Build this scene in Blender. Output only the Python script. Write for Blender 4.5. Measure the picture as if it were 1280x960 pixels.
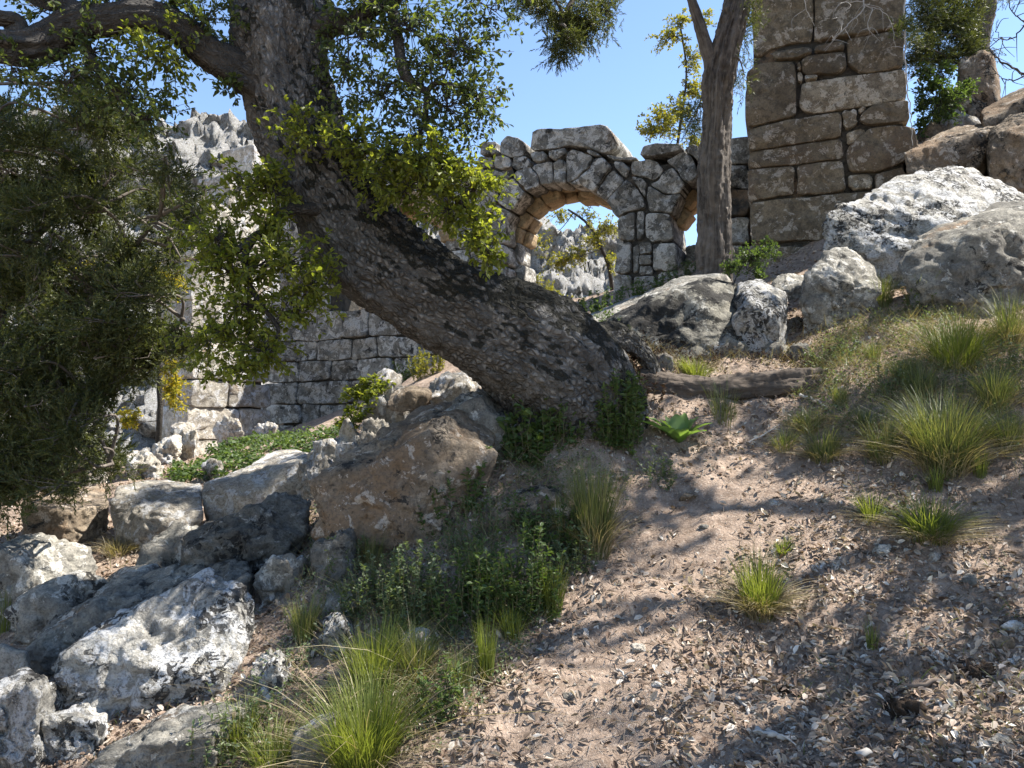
import bpy, bmesh, math, random
import numpy as np
from mathutils import Vector

for o in list(bpy.data.objects):
    bpy.data.objects.remove(o)
SC = bpy.context.scene
COL = SC.collection
RNG = np.random.default_rng(7)
random.seed(7)

# ------------------------------------------------------------------ camera, sky, sun, exposure
EYE = 1.6
PITCH = math.radians(3.0)
FPX = 640 / math.tan(math.radians(33.0))
cam_d = bpy.data.cameras.new('camera')
cam_d.sensor_width = 36.0
cam_d.lens = 36.0 / (2 * math.tan(math.radians(33.0)))
cam_d.clip_start = 0.05
cam_d.clip_end = 5000
cam = bpy.data.objects.new('camera', cam_d)
COL.objects.link(cam)
cam.location = (0, 0, EYE)
cam.rotation_euler = (math.pi / 2 + PITCH, 0, 0)
SC.camera = cam

SUN = np.array([0.56, 0.10, 0.82]); SUN /= np.linalg.norm(SUN)
world = bpy.data.worlds.new('World')
SC.world = world
world.use_nodes = True
wn = world.node_tree
wn.nodes.clear()
sky = wn.nodes.new('ShaderNodeTexSky')
sky.sky_type = 'NISHITA'
sky.sun_disc = False
sky.sun_elevation = math.asin(SUN[2])
sky.sun_rotation = math.atan2(SUN[0], SUN[1])
sky.altitude = 900
sky.air_density = 1.0
sky.dust_density = 0.15
sky.ozone_density = 1.9
bg = wn.nodes.new('ShaderNodeBackground')
bg.inputs[1].default_value = 0.1
wo = wn.nodes.new('ShaderNodeOutputWorld')
wn.links.new(sky.outputs[0], bg.inputs[0])
wn.links.new(bg.outputs[0], wo.inputs[0])
sd = bpy.data.lights.new('sun', 'SUN')
sd.energy = 5.0
sd.angle = math.radians(0.5)
sd.color = (1.0, 0.95, 0.87)
so = bpy.data.objects.new('sun', sd)
COL.objects.link(so)
so.rotation_euler = Vector(-SUN).to_track_quat('-Z', 'Y').to_euler()
so.location = (10, 2, 30)
vs = SC.view_settings
vs.view_transform = 'Standard'
vs.look = 'None'
vs.gamma = 1.0
vs.use_curve_mapping = False
vs.exposure = 1.58
SC.render.engine = 'CYCLES'
SC.cycles.use_denoising = True
SC.cycles.max_bounces = 6
SC.cycles.diffuse_bounces = 4
SC.cycles.transmission_bounces = 4
SC.cycles.transparent_max_bounces = 4
SC.cycles.caustics_reflective = False
SC.cycles.caustics_refractive = False


def at(px, py, d):
    """the point seen at photo pixel (px, py), d metres ahead"""
    cx = (px - 640) / FPX
    cz = (480 - py) / FPX
    y = math.cos(PITCH) - cz * math.sin(PITCH)
    z = math.sin(PITCH) + cz * math.cos(PITCH)
    t = d / y
    return np.array([cx * t, d, EYE + z * t])


# ------------------------------------------------------------------ numeric helpers
def _hash(ix, iy, iz, seed):
    h = (ix * np.int64(374761393) + iy * np.int64(668265263) + iz * np.int64(1274126177) + np.int64(seed) * np.int64(974634777)) & 0xffffffff
    h = ((h ^ (h >> 13)) * np.int64(1274126177)) & 0xffffffff
    h = ((h ^ (h >> 16)) * np.int64(668265263)) & 0xffffffff
    return ((h ^ (h >> 15)) & 0xffffff) / float(0xffffff)


def vnoise(p, seed=0):
    p = np.asarray(p, float)
    i = np.floor(p).astype(np.int64)
    f = p - i
    f = f * f * f * (f * (f * 6 - 15) + 10)
    r = 0
    for dx in (0, 1):
        wx = f[..., 0] if dx else 1 - f[..., 0]
        for dy in (0, 1):
            wy = f[..., 1] if dy else 1 - f[..., 1]
            for dz in (0, 1):
                wz = f[..., 2] if dz else 1 - f[..., 2]
                r = r + wx * wy * wz * _hash(i[..., 0] + dx, i[..., 1] + dy, i[..., 2] + dz, seed)
    return r * 2 - 1


def fbm(p, octaves=4, gain=0.5, seed=0):
    a, s, r = 1.0, 1.0, 0
    for k in range(octaves):
        r = r + a * vnoise(np.asarray(p) * s + 17.3 * k, seed + k)
        a *= gain
        s *= 2.03
    return r


def worley(p, seed=0):
    p = np.asarray(p, float)
    i = np.floor(p).astype(np.int64)
    f1 = np.full(p.shape[:-1], 9.0)
    f2 = np.full(p.shape[:-1], 9.0)
    for dx in (-1, 0, 1):
        for dy in (-1, 0, 1):
            for dz in (-1, 0, 1):
                a, b, c = i[..., 0] + dx, i[..., 1] + dy, i[..., 2] + dz
                q = np.stack([a + _hash(a, b, c, seed + 1), b + _hash(a, b, c, seed + 2), c + _hash(a, b, c, seed + 3)], -1)
                d = np.linalg.norm(p - q, axis=-1)
                f2 = np.where(d < f1, f1, np.minimum(f2, d))
                f1 = np.minimum(f1, d)
    return f1, f2


def norm(a):
    a = np.asarray(a, float)
    return a / np.maximum(np.linalg.norm(a, axis=-1, keepdims=True), 1e-9)


# ------------------------------------------------------------------ object helpers
def tag(o, label=None, cat=None, group=None, kind=None):
    if label: o['label'] = label
    if cat: o['category'] = cat
    if group: o['group'] = group
    if kind: o['kind'] = kind
    return o


def empty(name, loc):
    o = bpy.data.objects.new(name, None)
    COL.objects.link(o)
    o.location = [float(v) for v in loc]
    o.empty_display_size = 0.1
    return o


def mesh_data(name, V, faces, mat, smooth=True, uv=None):
    """V (n,3); faces: one (m,k) int array or a list of such arrays"""
    if isinstance(faces, np.ndarray):
        faces = [faces]
    me = bpy.data.meshes.new(name)
    V = np.ascontiguousarray(V, np.float32)
    me.vertices.add(len(V))
    me.vertices.foreach_set('co', V.ravel())
    loops = np.concatenate([f.ravel() for f in faces]).astype(np.int32)
    sizes = np.concatenate([np.full(len(f), f.shape[1], np.int32) for f in faces])
    starts = np.concatenate([[0], np.cumsum(sizes)[:-1]]).astype(np.int32)
    me.loops.add(len(loops))
    me.loops.foreach_set('vertex_index', loops)
    me.polygons.add(len(sizes))
    me.polygons.foreach_set('loop_start', starts)
    me.polygons.foreach_set('use_smooth', np.full(len(sizes), smooth, bool))
    if uv is not None:
        l = me.uv_layers.new(name='UVMap')
        l.data.foreach_set('uv', np.ascontiguousarray(uv[loops], np.float32).ravel())
    me.update(calc_edges=True)
    me.validate()
    if mat is not None:
        me.materials.append(mat)
    return me


def mk(name, V, faces, mat, parent=None, origin=None, smooth=True, uv=None):
    V = np.asarray(V, float)
    if parent is not None:
        org = np.array(parent.get('_o', (0, 0, 0)) if False else parent.location)
        p = parent.parent
        while p is not None:
            org = org + np.array(p.location)
            p = p.parent
    else:
        org = np.zeros(3) if origin is None else np.asarray(origin, float)
    o = bpy.data.objects.new(name, mesh_data(name, V - org, faces, mat, smooth, uv))
    COL.objects.link(o)
    if parent is not None:
        o.parent = parent
    else:
        o.location = [float(v) for v in org]
    return o


class Bag:
    """collects verts and faces of several shapes of ONE mesh"""
    def __init__(self):
        self.V, self.F, self.n = [], {}, 0

    def add(self, V, F):
        if isinstance(F, np.ndarray):
            F = [F]
        for f in F:
            if len(f):
                self.F.setdefault(f.shape[1], []).append(f + self.n)
        self.V.append(V)
        self.n += len(V)

    def build(self, name, mat, parent=None, origin=None, smooth=True):
        if not self.n:
            return None
        return mk(name, np.concatenate(self.V), [np.concatenate(f) for f in self.F.values()], mat, parent, origin, smooth)


# ------------------------------------------------------------------ materials
def new_mat(name):
    m = bpy.data.materials.new(name)
    m.use_nodes = True
    nt = m.node_tree
    nt.nodes.clear()
    out = nt.nodes.new('ShaderNodeOutputMaterial')
    return m, nt, out


def nd(nt, t, **kw):
    n = nt.nodes.new(t)
    for k, v in kw.items():
        if k.startswith('i_'):
            key = k[2:]
            n.inputs[int(key) if key.isdigit() else key.replace('_', ' ')].default_value = v
        else:
            setattr(n, k, v)
    return n


def noise_tex(nt, vec, scale, detail=6, rough=0.6, dist=0.0):
    n = nd(nt, 'ShaderNodeTexNoise')
    n.inputs['Scale'].default_value = scale
    n.inputs['Detail'].default_value = detail
    n.inputs['Roughness'].default_value = rough
    n.inputs['Distortion'].default_value = dist
    nt.links.new(vec, n.inputs['Vector'])
    return n.outputs['Fac']


def ramp(nt, fac, lo, hi):
    n = nd(nt, 'ShaderNodeMapRange', interpolation_type='SMOOTHSTEP')
    n.inputs[1].default_value = lo
    n.inputs[2].default_value = hi
    nt.links.new(fac, n.inputs[0])
    return n.outputs[0]


def mixc(nt, fac, a, b):
    n = nd(nt, 'ShaderNodeMix', data_type='RGBA')
    for sock, v in ((n.inputs[6], a), (n.inputs[7], b)):
        if isinstance(v, tuple):
            sock.default_value = (*v, 1)
        else:
            nt.links.new(v, sock)
    if isinstance(fac, (int, float)):
        n.inputs[0].default_value = fac
    else:
        nt.links.new(fac, n.inputs[0])
    return n.outputs[2]


def math_n(nt, op, a, b):
    n = nd(nt, 'ShaderNodeMath', operation=op)
    for s, v in ((n.inputs[0], a), (n.inputs[1], b)):
        if isinstance(v, (int, float)):
            s.default_value = v
        else:
            nt.links.new(v, s)
    return n.outputs[0]


def rock_mat(name, light=(.40, .39, .37), mid=(.22, .215, .21), black=.5, white=.5, brown=0.3, pits=0.4, browncol=(.25, .17, .105), scale=1.0, bump=0.05, spots=.4):
    """limestone: mottled grey, white and black lichen, brown stain; amounts 0..1"""
    light, mid = [(c_[0] * 1.05, c_[1], c_[2] * .89) for c_ in (light, mid)]  # limestone is a warm grey
    m, nt, out = new_mat(name)
    pos = nd(nt, 'ShaderNodeNewGeometry').outputs['Position']
    n1 = noise_tex(nt, pos, 2.3 * scale, 9, .68)
    c = mixc(nt, ramp(nt, n1, .38, .62), mid, light)
    n2 = noise_tex(nt, pos, 11 * scale, 9, .72)
    c = mixc(nt, math_n(nt, 'MULTIPLY', ramp(nt, n2, .44, .62), .7), c, tuple(.5 * v for v in mid))
    nb = noise_tex(nt, pos, 1.5 * scale, 6, .62)
    c = mixc(nt, math_n(nt, 'MULTIPLY', ramp(nt, nb, .62 - .22 * brown, .72 - .22 * brown), .85), c, browncol)
    nw = noise_tex(nt, pos, 6 * scale, 8, .74, .5)
    c = mixc(nt, math_n(nt, 'MULTIPLY', ramp(nt, nw, .64 - .2 * white, .68 - .2 * white), .8), c, tuple(min(.62, .2 + 1.05 * v) for v in light))
    band = ramp(nt, noise_tex(nt, pos, 1.7 * scale, 5, .65), .60 - .2 * spots, .74 - .2 * spots)
    ns = noise_tex(nt, pos, 17 * scale, 3.5, .6, 1.2)
    spot = ramp(nt, math_n(nt, 'ADD', ns, math_n(nt, 'MULTIPLY', band, .12)), .60, .655)
    spot = math_n(nt, 'MULTIPLY', math_n(nt, 'MULTIPLY', spot, band), .92)
    c = mixc(nt, spot, c, (.018, .017, .016))
    nk = noise_tex(nt, pos, 4.2 * scale, 9, .74, .4)
    kmask = ramp(nt, nk, .66 - .2 * black, .70 - .2 * black)
    c = mixc(nt, math_n(nt, 'MULTIPLY', kmask, .9), c, (.020, .019, .018))
    nf = noise_tex(nt, pos, 55 * scale, 5, .75)
    c = mixc(nt, math_n(nt, 'MULTIPLY', ramp(nt, nf, .46, .64), .55), c, (.06, .057, .053))
    hv = nd(nt, 'ShaderNodeHueSaturation')
    oi = nd(nt, 'ShaderNodeObjectInfo')
    vr = nd(nt, 'ShaderNodeMapRange')
    vr.inputs[3].default_value = .78
    vr.inputs[4].default_value = 1.22
    nt.links.new(oi.outputs['Random'], vr.inputs[0])
    nt.links.new(vr.outputs[0], hv.inputs['Value'])
    nt.links.new(c, hv.inputs['Color'])
    b = nd(nt, 'ShaderNodeBsdfPrincipled')
    b.inputs['Roughness'].default_value = .92
    b.inputs['Specular IOR Level'].default_value = .2
    nt.links.new(hv.outputs[0], b.inputs['Base Color'])
    # fine relief: crumbly noise and small solution pits
    h = math_n(nt, 'ADD', n2, math_n(nt, 'MULTIPLY', nf, .4))
    h = math_n(nt, 'SUBTRACT', h, math_n(nt, 'MULTIPLY', spot, pits))
    h = math_n(nt, 'ADD', h, math_n(nt, 'MULTIPLY', n1, .8))
    bp = nd(nt, 'ShaderNodeBump')
    bp.inputs['Strength'].default_value = 1.0
    bp.inputs['Distance'].default_value = bump
    nt.links.new(h, bp.inputs['Height'])
    nt.links.new(bp.outputs[0], b.inputs['Normal'])
    nt.links.new(b.outputs[0], out.inputs[0])
    return m


def leaf_mat(name, cols, trans=.45, rough=.5, spec=.3):
    """one random colour of the list for each leaf, light shining through"""
    m, nt, out = new_mat(name)
    g = nd(nt, 'ShaderNodeNewGeometry')
    r = nd(nt, 'ShaderNodeValToRGB')
    el = r.color_ramp.elements
    while len(el) < len(cols):
        el.new(0.5)
    for i, c in enumerate(cols):
        el[i].position = i / max(1, len(cols) - 1)
        el[i].color = (*c, 1)
    nt.links.new(g.outputs['Random Per Island'], r.inputs[0])
    col = r.outputs[0]
    b = nd(nt, 'ShaderNodeBsdfPrincipled')
    b.inputs['Roughness'].default_value = rough
    b.inputs['Specular IOR Level'].default_value = spec
    nt.links.new(col, b.inputs['Base Color'])
    if trans > 0:
        t = nd(nt, 'ShaderNodeBsdfTranslucent')
        br = nd(nt, 'ShaderNodeMix', data_type='RGBA', blend_type='MULTIPLY')
        br.inputs[0].default_value = 1
        br.inputs[7].default_value = (1.5, 1.5, .6, 1)
        nt.links.new(col, br.inputs[6])
        nt.links.new(br.outputs[2], t.inputs[0])
        mx = nd(nt, 'ShaderNodeMixShader')
        mx.inputs[0].default_value = trans
        nt.links.new(b.outputs[0], mx.inputs[1])
        nt.links.new(t.outputs[0], mx.inputs[2])
        nt.links.new(mx.outputs[0], out.inputs[0])
    else:
        nt.links.new(b.outputs[0], out.inputs[0])
    return m


def bark_mat(name, a, b_, moss=(.018, .017, .012), mossamt=0.0, scale=1.0, stretch=3.0, bump=.02, plates=0):
    m, nt, out = new_mat(name)
    uvn = nd(nt, 'ShaderNodeUVMap').outputs[0]
    mp = nd(nt, 'ShaderNodeMapping')
    mp.inputs['Scale'].default_value = (1, 1 / stretch, 1)
    nt.links.new(uvn, mp.inputs[0])
    g = nd(nt, 'ShaderNodeNewGeometry')
    n1 = noise_tex(nt, mp.outputs[0], 14 * scale, 8, .7)
    n2 = noise_tex(nt, g.outputs['Position'], 5 * scale, 6, .7)
    c = mixc(nt, ramp(nt, n1, .33, .67), a, b_)
    c = mixc(nt, math_n(nt, 'MULTIPLY', ramp(nt, n2, .42, .7), .55), c, tuple(1.35 * v for v in b_))
    if plates:
        mp2 = nd(nt, 'ShaderNodeMapping')
        mp2.inputs['Scale'].default_value = (plates, plates * .66, 1)
        nz = nd(nt, 'ShaderNodeTexNoise')
        nz.inputs['Scale'].default_value = 6
        nz.inputs['Detail'].default_value = 4
        nt.links.new(uvn, nz.inputs['Vector'])
        sc_ = nd(nt, 'ShaderNodeVectorMath', operation='SCALE')
        sc_.inputs['Scale'].default_value = .07
        nt.links.new(nz.outputs['Color'], sc_.inputs[0])
        ad = nd(nt, 'ShaderNodeVectorMath', operation='ADD')
        nt.links.new(uvn, ad.inputs[0])
        nt.links.new(sc_.outputs[0], ad.inputs[1])
        nt.links.new(ad.outputs[0], mp2.inputs[0])
        vo = nd(nt, 'ShaderNodeTexVoronoi', feature='DISTANCE_TO_EDGE', voronoi_dimensions='2D')
        vo.inputs['Scale'].default_value = 1
        nt.links.new(mp2.outputs[0], vo.inputs['Vector'])
        vc = nd(nt, 'ShaderNodeTexVoronoi', voronoi_dimensions='2D')
        vc.inputs['Scale'].default_value = 1
        nt.links.new(mp2.outputs[0], vc.inputs['Vector'])
        sepc = nd(nt, 'ShaderNodeSeparateColor')
        nt.links.new(vc.outputs['Color'], sepc.inputs[0])
        c = mixc(nt, math_n(nt, 'MULTIPLY', sepc.outputs[0], .5), c, tuple(.6 * v for v in a))
        plate = ramp(nt, vo.outputs['Distance'], .0, .30)
        gone = ramp(nt, noise_tex(nt, g.outputs['Position'], 4.5, 5, .65), .40, .60)
        plate = math_n(nt, 'MAXIMUM', plate, math_n(nt, 'MULTIPLY', gone, .45))
        crk = ramp(nt, noise_tex(nt, mp.outputs[0], 5, 6, .7, .8), .40, .47)
        crk2 = ramp(nt, noise_tex(nt, mp.outputs[0], 5, 6, .7, .8), .49, .56)
        line = math_n(nt, 'ADD', math_n(nt, 'SUBTRACT', 1.0, crk), crk2)
        plate = math_n(nt, 'MULTIPLY', plate, ramp(nt, line, -.5, .6))
        c = mixc(nt, math_n(nt, 'MULTIPLY', math_n(nt, 'SUBTRACT', 1.0, plate), .74), c, (.035, .032, .028))
    if mossamt:
        sep = nd(nt, 'ShaderNodeSeparateXYZ')
        nt.links.new(g.outputs['Normal'], sep.inputs[0])
        n3 = noise_tex(nt, g.outputs['Position'], 6, 7, .7)
        up = math_n(nt, 'ADD', math_n(nt, 'MULTIPLY', sep.outputs[2], .42), math_n(nt, 'MULTIPLY', n3, 1.6))
        c = mixc(nt, math_n(nt, 'MULTIPLY', ramp(nt, up, 1.12 - .3 * mossamt, 1.24 - .3 * mossamt), .9), c, moss)
    p = nd(nt, 'ShaderNodeBsdfPrincipled')
    p.inputs['Roughness'].default_value = .95
    p.inputs['Specular IOR Level'].default_value = .15
    nt.links.new(c, p.inputs['Base Color'])
    bp = nd(nt, 'ShaderNodeBump')
    bp.inputs['Strength'].default_value = .8
    bp.inputs['Distance'].default_value = bump
    hgt = n1
    if plates:
        hgt = math_n(nt, 'ADD', math_n(nt, 'MULTIPLY', n1, .35), plate)
    nt.links.new(hgt, bp.inputs['Height'])
    nt.links.new(bp.outputs[0], p.inputs['Normal'])
    nt.links.new(p.outputs[0], out.inputs[0])
    return m


def ground_mat():
    m, nt, out = new_mat('earth')
    pos = nd(nt, 'ShaderNodeNewGeometry').outputs['Position']
    n1 = noise_tex(nt, pos, .9, 6, .6)
    n2 = noise_tex(nt, pos, 9, 8, .7)
    n3 = noise_tex(nt, pos, 60, 5, .7)
    c = mixc(nt, ramp(nt, n2, .3, .7), (.17, .122, .09), (.40, .305, .235))
    c = mixc(nt, math_n(nt, 'MULTIPLY', ramp(nt, n1, .4, .7), .5), c, (.15, .112, .085))
    c = mixc(nt, math_n(nt, 'MULTIPLY', ramp(nt, n3, .5, .75), .7), c, (.55, .47, .39))
    p = nd(nt, 'ShaderNodeBsdfPrincipled')
    p.inputs['Roughness'].default_value = .97
    p.inputs['Specular IOR Level'].default_value = .1
    nt.links.new(c, p.inputs['Base Color'])
    bp = nd(nt, 'ShaderNodeBump')
    bp.inputs['Strength'].default_value = 1
    bp.inputs['Distance'].default_value = .03
    nt.links.new(math_n(nt, 'ADD', n2, math_n(nt, 'MULTIPLY', n3, .5)), bp.inputs['Height'])
    nt.links.new(bp.outputs[0], p.inputs['Normal'])
    nt.links.new(p.outputs[0], out.inputs[0])
    return m


M = {}
M['earth'] = ground_mat()
M['white_rock'] = rock_mat('pitted_limestone', (.52, .52, .52), (.31, .31, .31), black=.25, white=.75, brown=.02, pits=1.0, spots=1.0)
M['grey_rock'] = rock_mat('grey_limestone', (.38, .375, .36), (.21, .207, .20), black=.33, white=.5, brown=.15, spots=.4)
M['dark_rock'] = rock_mat('dark_limestone', (.30, .295, .28), (.17, .167, .162), black=.4, white=.35, brown=.15, spots=.4)
M['pale_rock'] = rock_mat('pale_limestone', (.52, .50, .47), (.36, .34, .32), black=.05, white=.6, brown=.25, spots=.15)
M['brown_rock'] = rock_mat('brown_limestone', (.34, .29, .24), (.20, .16, .125), black=.4, white=.4, brown=.62, spots=.5)
M['black_patch_rock'] = rock_mat('black_patched_limestone', (.34, .335, .31), (.23, .225, .21), black=.9, white=.4, brown=.1, scale=.55)
M['wall_stone'] = rock_mat('arch_stone', (.31, .305, .295), (.16, .158, .155), black=.42, white=.72, brown=.05, scale=.9, spots=.3)
M['ochre_stone'] = rock_mat('ochre_stone', (.46, .36, .24), (.32, .24, .15), black=.05, white=.1, brown=.5, browncol=(.30, .2, .11), scale=.9, spots=.1)
M['tower_stone'] = rock_mat('tower_stone', (.25, .21, .16), (.155, .13, .10), black=.12, white=.52, brown=.5, browncol=(.17, .125, .085), scale=.9, spots=-.3)
M['tower_pale'] = rock_mat('tower_pale_stone', (.36, .32, .26), (.22, .185, .145), black=.2, white=.7, brown=.3, browncol=(.18, .13, .09), spots=-.3)
M['core'] = rock_mat('rubble_core_stone', (.09, .085, .08), (.05, .048, .045), black=.4, white=.1, brown=.3)
M['clod'] = rock_mat('dark_earth_clod', (.10, .07, .05), (.055, .038, .028), black=.3, white=.0, brown=.6, browncol=(.12, .075, .05), spots=-.5)
M['cliff'] = rock_mat('cliff', (.46, .455, .45), (.32, .315, .31), black=.15, white=.75, brown=.25, scale=.5, bump=.8, browncol=(.13, .14, .07), spots=.3)
M['oak_bark'] = bark_mat('oak_bark', (.10, .095, .088), (.25, .24, .225), mossamt=1.05, stretch=1.6, plates=29, bump=.028)
M['branch_bark'] = bark_mat('branch_bark', (.036, .033, .030), (.10, .092, .083), stretch=3, plates=42, bump=.015)
M['juniper_bark'] = bark_mat('juniper_bark', (.045, .038, .033), (.175, .152, .13), stretch=16, scale=2.2, bump=.05)
M['log_bark'] = bark_mat('log_bark', (.045, .036, .029), (.12, .097, .078), stretch=8, bump=.04)
M['dead_wood'] = bark_mat('dead_wood', (.27, .25, .225), (.45, .42, .38), stretch=10)
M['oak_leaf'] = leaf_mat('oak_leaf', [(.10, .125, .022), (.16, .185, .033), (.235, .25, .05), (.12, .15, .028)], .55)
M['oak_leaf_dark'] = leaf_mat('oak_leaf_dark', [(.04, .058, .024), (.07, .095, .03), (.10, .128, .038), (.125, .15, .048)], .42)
M['juniper_leaf'] = leaf_mat('juniper_leaf', [(.032, .042, .018), (.06, .074, .028), (.11, .118, .042), (.045, .058, .024)], .38)
M['yellow_leaf'] = leaf_mat('yellow_leaf', [(.22, .20, .035), (.17, .18, .04), (.30, .26, .05), (.12, .14, .04)], .45)
M['broom'] = leaf_mat('broom_flower', [(.42, .32, .03), (.30, .25, .03), (.16, .18, .03), (.5, .38, .04)], .4)
M['grass'] = leaf_mat('grass_blade', [(.09, .125, .028), (.14, .17, .038), (.20, .22, .06), (.11, .14, .034)], .42)
M['grass_dull'] = leaf_mat('dull_grass_blade', [(.075, .105, .035), (.12, .145, .05), (.20, .19, .09), (.09, .12, .04)], .35)
M['straw'] = leaf_mat('straw_blade', [(.30, .25, .15), (.22, .175, .10), (.38, .33, .22), (.16, .12, .075)], .25)
M['weed'] = leaf_mat('weed_leaf', [(.055, .095, .03), (.08, .125, .038), (.11, .155, .05), (.065, .10, .04)], .4)
M['weed_grey'] = leaf_mat('grey_weed_leaf', [(.08, .115, .055), (.11, .15, .07), (.15, .18, .10), (.075, .105, .045)], .35)
M['rosette'] = leaf_mat('rosette_leaf', [(.14, .23, .07), (.18, .27, .09)], .45, .5, .3)
M['stem'] = leaf_mat('stem', [(.09, .09, .04), (.13, .11, .06)], 0)
M['litter'] = leaf_mat('dead_leaf', [(.07, .046, .033), (.21, .145, .105), (.34, .25, .19), (.10, .07, .052), (.46, .37, .29), (.16, .115, .088), (.56, .48, .40), (.09, .066, .05), (.66, .61, .54)], .08, .8, .15)
M['dark_dead'] = leaf_mat('dark_dead_leaf', [(.05, .028, .02), (.085, .045, .032), (.03, .022, .018), (.12, .07, .05)], .1, .8, .1)
M['twig'] = leaf_mat('dead_twig', [(.20, .16, .125), (.12, .09, .07), (.30, .26, .22)], 0, .9, .1)

# ------------------------------------------------------------------ terrain
CTRL = [at(*c) for c in [
    (0, 960, 4.2), (320, 960, 3.9), (640, 960, 3.6), (960, 960, 3.4), (1280, 960, 3.2),
    (640, 830, 4.2), (900, 830, 4.1), (1280, 800, 4.0), (450, 860, 4.3),
    (330, 770, 5.0), (130, 880, 4.9), (0, 860, 5.2), (200, 760, 5.7),
    (640, 720, 5.0), (850, 700, 5.1), (1050, 690, 4.9), (1280, 650, 4.9),
    (600, 630, 5.6), (750, 605, 5.8), (900, 570, 6.1), (1100, 590, 5.6), (1280, 545, 5.6),
    (700, 535, 6.1), (850, 540, 6.5), (1000, 500, 6.8), (1120, 490, 6.5), (1280, 445, 6.6),
    (860, 470, 7.2), (1000, 430, 7.8), (1130, 410, 7.4), (1280, 380, 7.6),
    (760, 420, 8.4), (775, 440, 7.1), (740, 425, 7.4), (900, 415, 8.2), (1000, 365, 9.4), (1150, 325, 9.4), (1280, 315, 9.4),
    (700, 415, 10), (820, 365, 12.5), (980, 330, 11), (1130, 215, 11.6), (1250, 185, 11.6), (1200, 170, 13),
    (300, 720, 6.0), (130, 680, 7.2), (0, 680, 7.8), (60, 780, 6.0),
    (300, 625, 8.3), (450, 585, 7.9), (200, 590, 10.0), (0, 600, 11), (350, 555, 13.5), (250, 560, 15.5), (480, 505, 12), (560, 480, 11),
    (600, 410, 15), (520, 460, 14.5), (-250, 720, 7.5), (-250, 960, 4.6)]]
CTRL += [np.array(c, float) for c in [(0, -3, -.5), (-8, 2, -1.3), (8, 1, 1.6), (9, 8, 4.4), (-11, 11, .1), (-15, 18, .6), (13, 14, 6.0), (1, 21, 1.2), (8, 21, 3.0), (-10, 26, -1), (0, 30, -2.5), (14, 30, 0), (-22, 6, -3), (18, 2, 5), (-3, -12, -3), (14, -10, 1), (-20, -8, -5)]]
CTRL = np.array(CTRL)


def _tps(r2):
    return np.where(r2 > 1e-9, 0.5 * r2 * np.log(np.maximum(r2, 1e-9)), 0)


_n = len(CTRL)
_A = np.zeros((_n + 3, _n + 3))
_d2 = ((CTRL[:, None, :2] - CTRL[None, :, :2]) ** 2).sum(-1)
_A[:_n, :_n] = _tps(_d2) + np.eye(_n) * 0.25
_A[:_n, _n] = 1
_A[:_n, _n + 1:] = CTRL[:, :2]
_A[_n, :_n] = 1
_A[_n + 1:, :_n] = CTRL[:, :2].T
_W = np.linalg.solve(_A, np.concatenate([CTRL[:, 2], np.zeros(3)]))


def ground_z(xy, fine=True):
    xy = np.atleast_2d(np.asarray(xy, float))
    out = np.zeros(len(xy))
    for s in range(0, len(xy), 20000):
        q = xy[s:s + 20000]
        qc = np.clip(q, [-24, -14], [20, 34])
        r2 = ((qc[:, None, :] - CTRL[None, :, :2]) ** 2).sum(-1)
        z = _tps(r2) @ _W[:_n] + _W[_n] + qc @ _W[_n + 1:]
        far = np.clip(np.linalg.norm(q - qc, axis=1) / 60, 0, 1)
        z = z * (1 - far) + far * (-12)
        if fine:
            p3 = np.c_[q, np.zeros(len(q))]
            z = z + .05 * fbm(p3 * 1.3, 3, .5, 5) + .026 * fbm(p3 * 6, 3, .6, 9)
        out[s:s + 20000] = z
    return out


def gz(x, y):
    return float(ground_z([[x, y]])[0])


def ground_normal(xy):
    e = .04
    zx = (ground_z(xy + [e, 0]) - ground_z(xy - [e, 0])) / (2 * e)
    zy = (ground_z(xy + [0, e]) - ground_z(xy - [0, e])) / (2 * e)
    return norm(np.c_[-zx, -zy, np.ones(len(xy))])


def hit(px, py, dmin=2.0, dmax=30.0):
    """where the view ray at a photo pixel meets the ground"""
    ds = np.linspace(dmin, dmax, 560)[:, None]
    a1 = at(px, py, 1.0) - [0, 0, EYE]
    P = a1[None] * ds + [0, 0, EYE]
    g = ground_z(P[:, :2])
    k = np.argmax(P[:, 2] <= g)
    return P[k] if P[k, 2] <= g[k] else P[-1]


def build_terrain():
    nx, ny = 360, 400
    u = np.linspace(-1, 1, nx)
    v = np.linspace(-1, 1, ny)
    xs = .35 + 4.5 * np.sinh(u * 5.6) / np.sinh(1.0) * .42
    ys = 5.8 + 4.5 * np.sinh(v * 5.6) / np.sinh(1.0) * .42
    X, Y = np.meshgrid(xs, ys)
    xy = np.c_[X.ravel(), Y.ravel()]
    V = np.c_[xy, ground_z(xy)]
    i = np.arange(nx * ny).reshape(ny, nx)
    F = np.stack([i[:-1, :-1], i[:-1, 1:], i[1:, 1:], i[1:, :-1]], -1).reshape(-1, 4)
    tag(mk('ground', V, F, M['earth']), 'earthen hillside with a trodden path climbing between ruins', 'ground', kind='structure')


build_terrain()

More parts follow.
